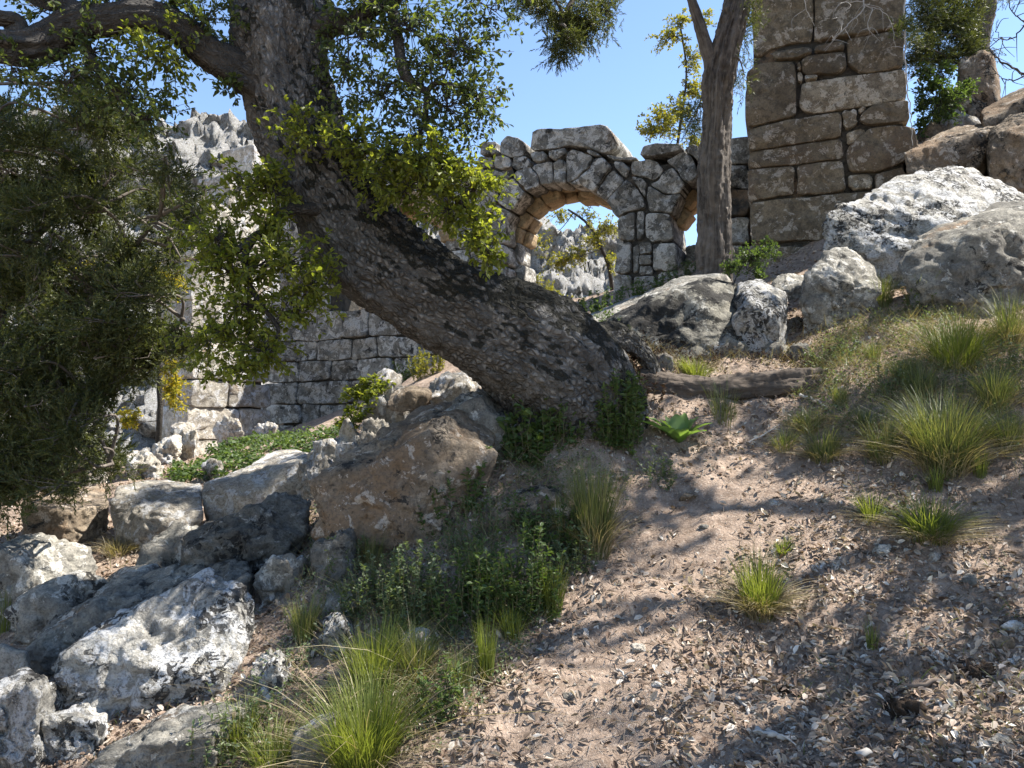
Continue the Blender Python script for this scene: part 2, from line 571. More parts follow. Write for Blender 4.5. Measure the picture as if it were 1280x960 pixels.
# ------------------------------------------------------------------ mountain far behind the ruin
def build_mountain():
    ridge = np.array([(-900, 60), (-300, 120), (100, 150), (220, 163), (330, 158), (450, 190), (560, 232), (640, 265), (700, 288), (790, 300), (950, 330), (1300, 380), (1900, 470)], float)
    D = 260
    nx, ny = 430, 170
    px = np.concatenate([np.linspace(-500, 130, 50, endpoint=False), np.linspace(130, 860, nx - 90, endpoint=False), np.linspace(860, 1500, 40)])
    py = np.interp(px, ridge[:, 0], ridge[:, 1]) + 22
    top = np.array([at(a, b, D) for a, b in zip(px, py)])
    T = np.linspace(0, 1, ny)
    V = []
    for t in T:
        y = 120 + t * (D - 120) if t <= .85 else 120 + .85 * (D - 120) + (t - .85) * (D - 120)
        s = np.clip((t / .8), 0, 1) ** 1.35
        z = -16 + (top[:, 2] + 16) * (s if t <= .8 else 1 - (t - .8) * 2.2)
        V.append(np.c_[top[:, 0], np.full(nx, y), z])
    V = np.array(V).reshape(-1, 3)
    n = fbm(V * [.03, .03, .05], 6, .58, 3)
    rg = 1 - np.abs(fbm(V * [.10, .10, .02] + 40, 5, .6, 8))
    V[:, 2] += n * 2.5 + (rg - .6) * 3 + 1.0 * fbm(V * .35, 5, .7, 11) + .45 * (1 - 2 * np.abs(fbm(V * [.5, .5, .2], 4, .7, 15)))
    V[:, 1] += fbm(V * .07 + 9, 5, .65, 21) * 6
    i = np.arange(nx * ny).reshape(ny, nx)
    F = np.stack([i[:-1, :-1], i[:-1, 1:], i[1:, 1:], i[1:, :-1]], -1).reshape(-1, 4)
    tag(mk('mountain', V, F, M['cliff'], smooth=True), 'pale craggy limestone mountain rising behind the ruined arches', 'mountain', kind='structure')


build_mountain()

# ------------------------------------------------------------------ rocks
_ICO = {}


def ico(sub):
    if sub not in _ICO:
        bm = bmesh.new()
        bmesh.ops.create_icosphere(bm, subdivisions=sub, radius=1)
        bm.verts.ensure_lookup_table()
        V = np.array([v.co[:] for v in bm.verts])
        F = np.array([[v.index for v in f.verts] for f in bm.faces])
        bm.free()
        _ICO[sub] = (norm(V), F)
    return _ICO[sub]


def hull_planes(P):
    bm = bmesh.new()
    for p in P:
        bm.verts.new(p)
    r = bmesh.ops.convex_hull(bm, input=bm.verts)
    bm.normal_update()
    N, H = [], []
    for f in bm.faces:
        n = np.array(f.normal[:])
        h = float(np.dot(n, np.array(f.verts[0].co[:])))
        if h < 0:
            n, h = -n, -h
        if np.linalg.norm(n) > .5:
            N.append(n)
            H.append(max(h, 1e-3))
    bm.free()
    return np.array(N), np.array(H)


def rock_geo(P, sub=5, sharp=32, amp=.05, seed=0, fine=1.0, pit=0.0):
    """a weathered boulder that fills the hull of the points P"""
    P = np.asarray(P, float)
    c = (P.max(0) + P.min(0)) / 2 * .5 + P.mean(0) * .5
    Q = P - c
    w, E = np.linalg.eigh(np.cov(Q.T))
    s = np.sqrt(np.maximum(w, 1e-4))
    N, H = hull_planes((Q @ E) / s)
    D, F = ico(sub)
    k = np.maximum(D @ N.T / H[None, :], 1e-4)
    m = k.max(1, keepdims=True)
    sm = m[:, 0] * ((k / m) ** sharp).sum(1) ** (1 / sharp)
    V = (D / sm[:, None] * s) @ E.T
    size = float(np.mean(s)) * 1.6
    nn = norm(V)
    W = V + c
    f0 = .75 / max(size, .06)
    d = fbm(W * f0 + seed * 3.7, 3, .5, seed) * amp * 1.5
    rg = 1 - np.abs(fbm(W * f0 * 2.4 + seed, 4, .6, seed + 31)) * 1.6
    d += np.minimum(rg, .8) * amp * .8
    d += fbm(W * 7 + seed, 4, .62, seed + 50) * amp * .5 * fine
    cr = np.abs(fbm(W * f0 * 1.5 + seed * 2.1, 3, .5, seed + 91))
    d -= np.clip(.09 - cr, 0, 1) * amp * 9 * fine
    if pit:
        f1, f2 = worley(W * 11 + .4 * np.stack([vnoise(W * 6 + k_, 70 + k_) for k_ in range(3)], -1), seed)
        msk = np.clip(fbm(W * 2.2 + 3, 3, .5, seed + 80) * 1.2 + .35, 0, 1)
        d -= pit * np.clip(.5 - f1, 0, .5) * 2 * msk
    V = V + nn * d[:, None]
    return V + c, F


def boulder(name, mat, pts, label, cat='boulder', group=None, sub=5, sharp=90, amp=.05, seed=0, foot=True, pit=0.0, kind=None, parent=None):
    """pts: (px, py, depth) corners read off the photograph, turned into real points"""
    P = np.array([at(*p) for p in pts])
    if foot:
        c = P.mean(0)
        low = P.copy()
        low[:, :2] = c[:2] + (P[:, :2] - c[:2]) * .85
        low[:, 2] = np.minimum(ground_z(low[:, :2]) - .12, P[:, 2] - .02)
        P = np.concatenate([P, low])
    V, F = rock_geo(P, sub, sharp, amp, seed, pit=pit)
    c = V.mean(0)
    c[2] = V[:, 2].min()
    o = mk(name, V, F, M[mat], origin=c)
    return tag(o, label, cat, group)


def slab(front, back, d0, d1):
    """corners: near outline at depth d0 and far outline at depth d1"""
    return [(*p, d0) for p in front] + [(*p, d1) for p in back]


def build_rocks():
    B = boulder
    # --- tumbled blocks down the slope
    B('boulder', 'white_rock', slab([(78, 850), (110, 905), (200, 890), (290, 850), (90, 820)], [(85, 815), (180, 772), (240, 728), (270, 712), (302, 722), (325, 768), (318, 810)], 4.5, 5.0),
      'large white limestone boulder pitted with black holes beside the grass', sub=6, amp=.045, seed=3, pit=.05)
    B('boulder', 'white_rock', slab([(-60, 985), (-60, 890), (0, 866), (45, 850), (40, 960)], [(55, 850), (70, 865), (66, 905), (-60, 880)], 4.1, 4.5),
      'blotched grey boulder lying just downhill of the pitted white one', sub=6, amp=.05, seed=5)
    B('boulder', 'dark_rock', slab([(30, 812), (45, 838), (85, 832), (190, 775), (100, 770)], [(60, 778), (130, 738), (205, 712), (250, 702), (285, 712), (250, 735)], 5.2, 5.7),
      'long dark slanting slab lying just uphill of the pitted white boulder', sub=6, amp=.045, seed=9)
    B('boulder', 'grey_rock', slab([(-30, 770), (-30, 700), (0, 692), (20, 700), (60, 745), (10, 760)], [(15, 671), (60, 674), (110, 686), (119, 712), (80, 735)], 5.9, 6.4),
      'blocky pale grey boulder with a flat sunlit top beside the dark slab', sub=6, amp=.04, seed=12)
    B('boulder', 'grey_rock', slab([(10, 762), (30, 788), (80, 772), (60, 748)], [(60, 735), (115, 712), (140, 725), (110, 755)], 5.7, 6.0),
      'low cracked grey rock wedged between the blocky boulder and the dark slab', 'rock', sub=5, amp=.035, seed=14)
    B('boulder', 'pale_rock', slab([(-20, 850), (5, 812), (30, 815), (38, 840)], [(0, 808), (35, 818), (30, 850)], 4.9, 5.1),
      'small whitish stone under the lower end of the dark slab', 'rock', sub=4, amp=.02, seed=15)
    B('boulder', 'dark_rock', slab([(235, 690), (270, 728), (305, 722), (360, 690), (290, 662)], [(245, 668), (300, 636), (350, 612), (388, 622), (388, 655), (370, 690)], 5.7, 6.2),
      'long rounded dark grey boulder under the lower end of the brown block', sub=6, amp=.045, seed=18)
    B('boulder', 'dark_rock', slab([(180, 690), (200, 712), (245, 705), (240, 672)], [(185, 668), (230, 650), (275, 655), (268, 690)], 6.2, 6.6),
      'flat dark rock lying between sunlit dry grass and the rounded dark boulder', 'rock', sub=5, amp=.04, seed=20)
    B('boulder', 'grey_rock', slab([(312, 735), (320, 712), (350, 700), (372, 718), (350, 748)], [(330, 698), (355, 684), (384, 692), (386, 722), (360, 742)], 5.2, 5.5),
      'rounded grey boulder tucked beneath the long dark one', sub=5, sharp=12, amp=.04, seed=22)
    B('boulder', 'brown_rock', [(375, 612, 5.5), (382, 598, 5.45), (425, 668, 5.3), (470, 655, 5.3), (495, 640, 5.3), (560, 610, 5.35), (600, 580, 5.5),
                                (450, 585, 5.35), (530, 545, 5.4), (545, 530, 5.5), (475, 540, 6.1), (530, 500, 6.4), (598, 498, 6.4), (625, 545, 6.0), (620, 565, 5.7)],
      'huge tilted block with brown underside and grey top under the leaning trunk', sub=6, sharp=120, amp=.045, seed=24)
    B('boulder', 'grey_rock', slab([(590, 560), (560, 520), (600, 500), (632, 540)], [(575, 490), (612, 492), (640, 530), (632, 560)], 6.0, 6.5),
      'smooth grey rock squeezed between the brown block and the trunk', 'rock', sub=5, amp=.04, seed=26)
    B('boulder', 'brown_rock', slab([(486, 508), (500, 515), (530, 512), (540, 495), (515, 485)], [(490, 488), (515, 480), (542, 486), (540, 505)], 6.7, 7.0),
      'reddish flat stone resting on top of the tilted block', 'rock', sub=4, amp=.02, seed=28, foot=False)
    B('boulder', 'pale_rock', slab([(538, 500), (560, 506), (590, 500), (585, 480)], [(545, 474), (575, 466), (598, 480), (595, 500)], 6.9, 7.4),
      'white rock in sunlight right under the arching trunk', 'rock', sub=5, amp=.04, seed=30)
    B('boulder', 'pale_rock', slab([(455, 520), (470, 528), (498, 512), (490, 485)], [(460, 480), (480, 468), (500, 478), (498, 505)], 7.6, 8.1),
      'pale boulder with ivy climbing over its top', sub=5, amp=.05, seed=32)
    B('boulder', 'pale_rock', [(253, 608, 7.5), (258, 632, 7.4), (300, 640, 7.4), (392, 592, 7.6), (398, 574, 7.7), (300, 622, 7.4), (262, 602, 7.6), (365, 560, 8.5), (398, 570, 8.4), (340, 565, 8.4)],
      'long squared ashlar block with flat sunlit top lying tilted on the rubble', 'stone block', sub=6, sharp=60, amp=.022, seed=34)
    B('boulder', 'pale_rock', [(138, 626, 7.3), (150, 650, 7.1), (178, 662, 7.0), (222, 664, 7.0), (256, 640, 7.2), (252, 612, 7.5), (190, 640, 7.0), (155, 606, 7.8), (200, 600, 8.0), (250, 604, 8.0)],
      'broken pale block with brown end and cracked sunlit top next to the ashlar', 'stone block', sub=6, sharp=40, amp=.03, seed=36)
    B('boulder', 'brown_rock', [(28, 628, 7.4), (32, 668, 7.3), (78, 674, 7.3), (82, 640, 7.3), (138, 628, 7.8), (132, 650, 7.7), (48, 614, 8.1), (130, 608, 8.4)],
      'square brown fronted block under the juniper with a lit top', 'stone block', sub=6, sharp=40, amp=.025, seed=38)
    RUB = ['pale rock wedged at the upper corner of the squared ashlar', 'pale lump midway between the ashlar and the ivy clad boulder', 'pale rock at the foot of the ivy clad boulder',
           'pale rock touching the lower end of the tilted block', 'pale stone along the mossy upper edge of the tilted block', 'small pale stone between the reddish flat stone and the ivy',
           'pale stone tucked behind the reddish flat stone',
           'pale rock near the broom below the side wall', 'pale rock near the broom below the side wall', 'pale rock at the foot of the sunlit side wall', 'pale rock at the foot of the sunlit side wall',
           'pale rock under the drooping juniper branches', 'pale rock under the drooping juniper branches', 'pale rock under the drooping juniper branches', 'pale rock poking out of the creeping ground cover', 'small pale stone just under the reddish flat stone']
    for i, (x, y, r, d) in enumerate([(388, 588, 22, 7.5), (420, 560, 24, 7.7), (445, 545, 20, 7.6), (405, 600, 16, 7.1), (440, 572, 14, 7.2), (470, 540, 15, 7.2), (505, 500, 14, 7.7), (230, 545, 20, 11.5), (210, 560, 18, 11.0), (290, 535, 15, 13.5), (330, 540, 14, 13.2), (180, 580, 18, 9.8), (110, 590, 22, 9.6), (40, 600, 22, 9.6), (270, 590, 14, 9.4), (500, 520, 12, 7.4)]):
        d = min(d, hit(x, y + r * .5)[1])
        r2 = np.random.default_rng(i)
        pts = [(x + r * a * math.cos(t), y + r * .75 * b * math.sin(t), d + .012 * r * e) for t, a, b, e in zip(r2.uniform(0, 6.28, 12), r2.uniform(.7, 1.15, 12), r2.uniform(.7, 1.1, 12), r2.uniform(-1, 1, 12))]
        B('rock', 'pale_rock', pts, RUB[i], 'rock', 'pale rubble rocks below the wall', sub=5, amp=.055, seed=100 + i)
    B('rock', 'white_rock', slab([(400, 800), (412, 812), (440, 806), (430, 775)], [(405, 775), (425, 762), (448, 778), (450, 800)], 4.6, 4.8), 'small white lichen spotted rock uphill of the round grass tuft', 'rock', sub=5, amp=.022, seed=42)
    B('rock', 'grey_rock', slab([(410, 760), (430, 768), (452, 752)], [(412, 740), (432, 730), (456, 738), (455, 758)], 4.9, 5.1), 'small grey stone under overhanging weeds just above the white one', 'rock', sub=4, amp=.02, seed=44)
    B('rock', 'white_rock', slab([(315, 860), (328, 882), (352, 872), (345, 830)], [(318, 820), (338, 804), (360, 812), (358, 850)], 4.35, 4.6), 'knobbly mottled rock at the foot of the pitted boulder', 'rock', sub=5, amp=.03, seed=46, pit=.02)
    B('rock', 'grey_rock', slab([(95, 985), (110, 955), (180, 930), (260, 920), (280, 985)], [(150, 925), (220, 890), (300, 880), (320, 900), (300, 960)], 3.95, 4.35), 'flat bluish grey rock half hidden by weeds below the pitted boulder', 'rock', sub=6, amp=.03, seed=48)
    B('rock', 'pale_rock', slab([(362, 925), (372, 930), (400, 912), (418, 898)], [(368, 915), (395, 900), (420, 888), (424, 896)], 3.85, 3.95), 'narrow bleached stone beside the large grass tuft', 'rock', sub=4, amp=.012, seed=50)
    B('rock', 'brown_rock', slab([(600, 655), (625, 665), (680, 640), (690, 620)], [(615, 625), (650, 610), (695, 605), (700, 625)], 5.35, 5.8), 'low pinkish rock bedded in the bank beside the thick grass clump', 'rock', sub=5, amp=.03, seed=52)
    B('rock', 'pale_rock', slab([(680, 645), (695, 652), (712, 640)], [(684, 636), (700, 630), (716, 634)], 5.3, 5.4), 'small light stone below the pinkish rock on the bank', 'rock', sub=4, amp=.012, seed=53)
    B('rock', 'dark_rock', slab([(235, 735), (250, 752), (300, 742), (310, 722)], [(240, 722), (275, 708), (310, 706), (318, 722)], 5.3, 5.6), 'dark angular rock between the pitted boulder and the rounded one', 'rock', sub=5, amp=.03, seed=54)
    B('rock', 'grey_rock', slab([(120, 745), (140, 765), (190, 742), (170, 722)], [(125, 730), (160, 708), (200, 702), (205, 720)], 5.7, 6.2), 'grey wedge of rock on the upper side of the dark slab', 'rock', sub=5, amp=.03, seed=55)
    B('rock', 'dark_rock', slab([(395, 690), (405, 712), (440, 700), (440, 672)], [(398, 678), (425, 660), (452, 668), (450, 690)], 5.2, 5.5), 'dark rock in the hollow beneath the tilted block', 'rock', sub=5, amp=.03, seed=56)
    B('rock', 'white_rock', slab([(60, 905), (80, 935), (130, 925), (120, 900)], [(70, 895), (100, 885), (140, 892), (140, 910)], 4.2, 4.5), 'mottled stone wedged between the two big lower boulders', 'rock', sub=5, amp=.025, seed=57)
    B('rock', 'grey_rock', slab([(350, 790), (360, 802), (392, 795), (388, 778)], [(352, 778), (372, 768), (395, 774), (398, 788)], 4.9, 5.1), 'low grey stone half buried above the knobbly mottled rock', 'rock', sub=4, amp=.02, seed=58)
    B('rock', 'pale_rock', slab([(500, 800), (510, 812), (535, 806), (530, 790)], [(505, 790), (520, 784), (538, 790)], 4.5, 4.7), 'pale stone hidden among the grey green weeds', 'rock', sub=4, amp=.015, seed=59)
    # --- rocks in front of the arch and the tower
    B('boulder', 'grey_rock', slab([(725, 415), (760, 412), (860, 372), (875, 355)], [(735, 395), (800, 365), (850, 345), (905, 343), (915, 360)], 8.4, 9.2), 'long sloping grey slab below the pier of the arch', sub=6, sharp=120, amp=.03, seed=60)
    B('boulder', 'black_patch_rock', [(752, 410, 8.1), (758, 436, 7.7), (790, 445, 7.6), (850, 452, 7.5), (905, 440, 7.6), (930, 412, 7.8), (870, 362, 8.0), (800, 392, 7.9), (770, 400, 8.0), (880, 346, 8.6), (920, 352, 8.6), (935, 375, 8.4)],
      'grey boulder with big black lichen patches above the fallen log', sub=6, sharp=110, amp=.04, seed=62)
    B('boulder', 'white_rock', slab([(918, 402), (945, 408), (972, 396), (940, 378)], [(926, 356), (945, 350), (985, 364), (980, 385)], 7.7, 8.5), 'sunlit pale rock leaning on the black patched boulder', 'rock', sub=5, amp=.035, seed=64)
    B('boulder', 'grey_rock', slab([(968, 368), (990, 372), (1008, 358)], [(966, 350), (985, 340), (1006, 343), (1010, 360)], 9.0, 9.3), 'small rounded rock at the foot of the tower wall', 'rock', sub=5, sharp=12, amp=.03, seed=66)
    B('boulder', 'grey_rock', slab([(1003, 380), (1020, 385), (1075, 372), (1100, 362), (1010, 345)], [(1012, 340), (1035, 312), (1060, 305), (1085, 325), (1102, 352)], 8.0, 8.6), 'two toned boulder with sunlit ridge and dark shaded end below the long one', sub=6, amp=.05, seed=68)
    B('boulder', 'white_rock', [(1024, 300, 8.9), (1022, 280, 8.9), (1040, 252, 9.0), (1120, 262, 8.8), (1080, 315, 8.7), (1150, 318, 8.6), (1220, 300, 8.6), (1300, 300, 8.8), (1130, 250, 9.4), (1172, 214, 9.8), (1216, 206, 9.8), (1255, 226, 9.7), (1300, 250, 9.5)],
      'long bulky white topped boulder in front of the tower', sub=6, amp=.06, seed=70, pit=.03)
    B('boulder', 'dark_rock', [(1137, 325, 7.9), (1150, 360, 7.7), (1200, 378, 7.5), (1300, 378, 7.4), (1190, 318, 7.7), (1240, 290, 7.7), (1300, 280, 7.8), (1160, 298, 8.2), (1195, 276, 8.4), (1242, 252, 8.5), (1300, 243, 8.5)],
      'dark faced boulder with white upper edge above the tall grass', sub=6, amp=.05, seed=72)
    B('stone_block', 'brown_rock', [(1130, 190, 10.5), (1135, 222, 10.4), (1175, 226, 10.4), (1230, 212, 10.3), (1236, 165, 10.4), (1140, 184, 10.8), (1180, 160, 11.1), (1240, 150, 11.1)],
      'fallen brownish wall block leaning against the tower corner', 'stone block', sub=6, sharp=50, amp=.03, seed=74)
    B('boulder', 'brown_rock', slab([(1238, 200), (1262, 212), (1310, 222), (1310, 150), (1245, 175)], [(1236, 160), (1262, 138), (1310, 118), (1310, 200)], 9.9, 10.6), 'big rounded brown grey boulder uphill of the leaning wall block', sub=6, sharp=14, amp=.05, seed=76)
    B('stone_block', 'brown_rock', slab([(1228, 150), (1232, 158), (1310, 125), (1310, 105)], [(1226, 136), (1260, 118), (1310, 98)], 10.6, 11.2), 'thin tilted brown slab on top of the rounded boulder', 'stone block', sub=5, sharp=50, amp=.03, seed=78)
    B('stone_block', 'brown_rock', slab([(1195, 140), (1198, 80), (1225, 65), (1240, 72), (1248, 140)], [(1205, 78), (1230, 66), (1250, 95), (1250, 140)], 11.6, 12.2), 'upright reddish brown block standing in the shrubs behind the tower', 'stone block', sub=5, sharp=40, amp=.04, seed=80)
    for i, (x, y, w, h, d) in enumerate([(1165, 165, 26, 16, 11.6), (1200, 150, 24, 18, 11.7), (1150, 185, 18, 12, 11.3), (1185, 130, 22, 14, 12.2), (1225, 140, 18, 16, 11.7), (1140, 200, 14, 10, 11.2), (1210, 118, 18, 12, 12.4)]):
        r2 = np.random.default_rng(70 + i)
        pts = [(x + w * a * math.cos(t), y + h * b * math.sin(t), d + .012 * w * e) for t, a, b, e in zip(r2.uniform(0, 6.28, 12), r2.uniform(.7, 1.15, 12), r2.uniform(.7, 1.1, 12), r2.uniform(-1, 1, 12))]
        B('rock', ['brown_rock', 'pale_rock'][i % 2], pts, ['brown', 'pale'][i % 2] + ' rubble stone heaped between the tower corner and the upright reddish block', 'rock', 'rubble heaped behind the tower', sub=4, amp=.03, seed=170 + i)
    BED = ['low grey rock right in front of the black patched boulder', 'flat dark rock bedded in front of the leaning pale rock', 'grey rock bedded below the two toned boulder', 'dark stone below the small rounded rock', 'grey stone bedded near the thin end of the log', 'dark rock between the leaning pale rock and the log', 'dark stone between the grass and the black patched boulder', 'dark stone on the edge between trunk and arch', 'dark rock under the lower end of the sloping slab']
    for i, (x, y, w, h, d, mt) in enumerate([(912, 432, 24, 12, 7.6, 'grey_rock'), (965, 436, 24, 9, 7.6, 'dark_rock'), (1052, 385, 24, 10, 7.7, 'grey_rock'), (990, 405, 14, 8, 8.0, 'dark_rock'), (1000, 440, 13, 7, 7.5, 'grey_rock'), (940, 415, 16, 8, 7.9, 'dark_rock'), (830, 455, 13, 9, 7.2, 'dark_rock'), (700, 400, 9, 9, 8.6, 'dark_rock'), (735, 408, 16, 12, 8.2, 'dark_rock')]):
        d = hit(x, y + h * .6)[1]
        r2 = np.random.default_rng(40 + i)
        pts = [(x + w * a * math.cos(t), y + h * b * math.sin(t), d + .010 * w * e) for t, a, b, e in zip(r2.uniform(0, 6.28, 12), r2.uniform(.7, 1.15, 12), r2.uniform(.7, 1.1, 12), r2.uniform(-1, 1, 12))]
        B('rock', mt, pts, BED[i], 'rock', 'rocks bedded above the log', sub=4, amp=.025, seed=140 + i)


build_rocks()

# ------------------------------------------------------------------ masonry
class Frame:
    """a vertical wall face: through the point seen at (px,py) at depth d; turned by a about the vertical"""
    def __init__(self, px, py, d, a):
        a = math.radians(a)
        self.o = at(px, py, d)
        self.o[2] = 0
        self.u = np.array([math.cos(a), -math.sin(a), 0])
        self.v = np.array([0, 0, 1.0])
        self.w = np.array([math.sin(a), math.cos(a), 0])

    def uv(self, px, py):
        e = np.array([0, 0, EYE])
        r = at(px, py, 1.0) - e
        t = np.dot(self.o - e, self.w) / np.dot(r, self.w)
        p = e + r * t - self.o
        return np.array([np.dot(p, self.u), p[2]])

    def P(self, uvw):
        uvw = np.asarray(uvw, float)
        return self.o + uvw[..., 0:1] * self.u + uvw[..., 1:2] * self.v + uvw[..., 2:3] * self.w


def resample(poly, n):
    poly = np.asarray(poly, float)
    q = np.vstack([poly, poly[:1]])
    L = np.concatenate([[0], np.cumsum(np.linalg.norm(np.diff(q, axis=0), axis=1))])
    t = np.linspace(0, L[-1], n, endpoint=False)
    return np.c_[np.interp(t, L, q[:, 0]), np.interp(t, L, q[:, 1])]


def cut_corners(p, c=.035):
    out = []
    n = len(p)
    for i in range(n):
        for q in (p[i - 1], p[(i + 1) % n]):
            e = q - p[i]
            l = np.linalg.norm(e)
            out.append(p[i] + e / max(l, 1e-6) * min(c, .28 * l))
    return np.array(out)


def stone(fr, poly, w0, w1, mat, parent, gap=.006, seed=0, rough=.02, n=36, name='stone'):
    poly = np.asarray(poly, float)
    x, y = poly[:, 0], poly[:, 1]
    if np.sum(x * np.roll(y, -1) - np.roll(x, -1) * y) < 0:
        poly = poly[::-1]
    p = cut_corners(poly, .03)
    p = resample(p, n)
    c = p.mean(0)
    rad = np.linalg.norm(p - c, axis=1)
    ang = np.arange(n) / n * 6.28
    jit = vnoise(np.c_[np.cos(ang) * 2.2, np.sin(ang) * 2.2, np.full(n, seed * 1.37)], seed) * rough * .8
    p = c + (p - c) * (1 - np.minimum((gap + jit.clip(-gap * .7, 1)) / np.maximum(rad, .05), .14))[:, None]
    off = (_hash(np.int64(seed), np.int64(3), np.int64(5), 1) - .5) * rough * 1.6
    r0 = float(np.median(rad))
    e = min(.024, r0 * .16)
    rings = [(1, w1), (1, w0 + e * 1.1), (1 - .18 * e / r0, w0 + e * .5), (1 - .55 * e / r0, w0 + e * .12), (1 - 1.1 * e / r0, w0), (.66, w0 - .1 * e), (.4, w0 - .15 * e), (.18, w0 - .15 * e)]
    V = []
    for k, (s, w) in enumerate(rings):
        q = c + (p - c) * s
        uvw = np.c_[q, np.full(n, w + off)]
        if k > 0:
            g = fr.P(uvw)
            uvw[:, 2] += fbm(g * 4.5, 4, .6, 77) * rough * (1.0 if k > 2 else .5)
        V.append(fr.P(uvw))
    cen = fr.P(np.array([[c[0], c[1], w0 + off - .4 * e]]))
    back = fr.P(np.array([[c[0], c[1], w1 + off]]))
    K = len(rings)
    V = np.vstack(V + [cen, back])
    i = np.arange(n)
    j = (i + 1) % n
    Q = np.vstack([np.stack([k * n + i, k * n + j, (k + 1) * n + j, (k + 1) * n + i], 1) for k in range(K - 1)])
    T = np.vstack([np.stack([(K - 1) * n + i, (K - 1) * n + j, np.full(n, K * n)], 1), np.stack([j, i, np.full(n, K * n + 1)], 1)])
    return mk(name, V, [Q, T], mat, parent)


def prism(bag, fr, poly, w0, w1):
    poly = np.asarray(poly, float)
    n = len(poly)
    V = np.vstack([fr.P(np.c_[poly, np.full(n, w)]) for w in (w0, w1)])
    i = np.arange(n)
    j = (i + 1) % n
    bag.add(V, [np.stack([i, j, j + n, i + n], 1), i[None, :][:, ::-1], (i + n)[None, :]])


def build_arch_wall():
    fr = Frame(700, 300, 14.0, 25)
    T = 1.05
    o0 = hit(820, 360)
    root = empty('arched_wall', (o0[0], 14.0, o0[2] - .3))
    tag(root, 'ruined grey stone wall with a row of round arches', 'wall')
    S = .2707
    cv = lambda pts: [fr.uv(580 + x * S, 140 + y * S) for x, y in pts]
    polys = [
        [(158, 190), (165, 120), (190, 105), (250, 108), (285, 150), (272, 198), (215, 208)],
        [(305, 174), (310, 85), (375, 75), (440, 80), (560, 62), (655, 58), (690, 95), (712, 140), (690, 178), (630, 190), (590, 166), (500, 158), (400, 174)],
        [(138, 205), (180, 200), (214, 212), (216, 252), (170, 264), (138, 254)],
        [(218, 210), (280, 200), (304, 225), (292, 258), (235, 266), (217, 248)],
        [(306, 182), (365, 178), (387, 205), (375, 226), (330, 232), (308, 222)],
        [(387, 178), (470, 162), (478, 190), (420, 224), (392, 212)],
        [(562, 168), (622, 190), (636, 204), (600, 204), (568, 190)],
        [(475, 180), (500, 166), (560, 188), (600, 206), (585, 242), (530, 302), (476, 330), (471, 260)],
        [(188, 605), (190, 520), (212, 462), (150, 420), (120, 480), (115, 605)],
        [(214, 458), (250, 408), (290, 374), (225, 300), (170, 340), (150, 415)],
        [(294, 370), (350, 340), (340, 290), (302, 250), (240, 268), (225, 298)],
        [(354, 338), (410, 330), (408, 227), (345, 234), (306, 250), (342, 290)],
        [(414, 330), (472, 330), (469, 226), (440, 214), (411, 226)],
        [(478, 331), (545, 338), (600, 372), (642, 302), (684, 252), (640, 207), (603, 208), (586, 246), (532, 306)],
        [(604, 375), (655, 408), (736, 326), (730, 300), (690, 258), (645, 306)],
        [(690, 225), (722, 222), (768, 258), (752, 300), (735, 296), (695, 256)],
        [(650, 198), (700, 203), (770, 212), (800, 205), (790, 225), (722, 222), (690, 222)],
        [(657, 412), (690, 470), (710, 490), (745, 466), (838, 440), (826, 390), (782, 328), (748, 306), (738, 328)],
        [(770, 228), (850, 212), (900, 225), (922, 265), (884, 316), (820, 300), (770, 290)],
        [(772, 295), (820, 304), (846, 330), (836, 350), (838, 395), (830, 388), (786, 326)],
        [(888, 317), (925, 270), (960, 250), (1020, 330), (1002, 370), (932, 380), (850, 330)],
        [(925, 225), (1000, 180), (1052, 200), (1087, 290), (1052, 332), (1022, 330), (965, 248)],
        [(846, 334), (930, 384), (1006, 374), (986, 402), (962, 468), (850, 460), (841, 400)],
        [(711, 494), (745, 469), (790, 460), (791, 592), (740, 597), (711, 590)],
        [(795, 457), (828, 452), (830, 570), (815, 600), (795, 592)],
        [(834, 470), (865, 464), (952, 471), (968, 582), (940, 600), (870, 602), (836, 572)],
        [(703, 600), (772, 600), (774, 742), (735, 747), (695, 742), (700, 650)],
        [(776, 608), (803, 606), (803, 742), (778, 747)],
        [(807, 608), (835, 598), (867, 604), (868, 652), (808, 656)],
        [(806, 660), (866, 656), (868, 702), (806, 706)],
        [(872, 608), (977, 604), (982, 722), (940, 734), (873, 732)],
        [(806, 710), (868, 705), (870, 750), (806, 752)],
        [(780, 756), (886, 755), (884, 832), (840, 835), (778, 834)],
        [(889, 740), (982, 730), (985, 800), (930, 808), (888, 800)],
        [(693, 750), (776, 750), (774, 836), (735, 850), (690, 845)],
        [(815, 205), (830, 165), (900, 152), (1010, 155), (1015, 182), (900, 210), (830, 212)],
        [(1012, 182), (1030, 150), (1078, 150), (1095, 190), (1090, 235), (1055, 202)],
        [(1092, 240), (1100, 190), (1160, 180), (1220, 190), (1215, 260), (1130, 290), (1095, 280)],
        [(690, 850), (770, 845), (775, 960), (690, 960)], [(780, 840), (885, 838), (885, 960), (780, 960)], [(890, 812), (985, 806), (990, 960), (890, 960)],
        # pier on the far side of the opening
        [(112, 612), (188, 610), (190, 700), (110, 700)], [(20, 612), (106, 612), (104, 700), (20, 690)],
        [(118, 706), (190, 705), (192, 880), (118, 890)], [(20, 700), (112, 706), (112, 800), (20, 800)], [(20, 806), (112, 806), (112, 960), (20, 960)], [(118, 896), (192, 886), (195, 1010), (118, 1010)],
        [(10, 480), (112, 480), (108, 605), (12, 605)], [(60, 350), (155, 350), (145, 412), (112, 475), (50, 470)], [(70, 262), (136, 262), (222, 298), (165, 340), (70, 345)],
        [(60, 205), (132, 205), (134, 255), (62, 258)], [(70, 140), (150, 130), (152, 195), (70, 200)],
    ]
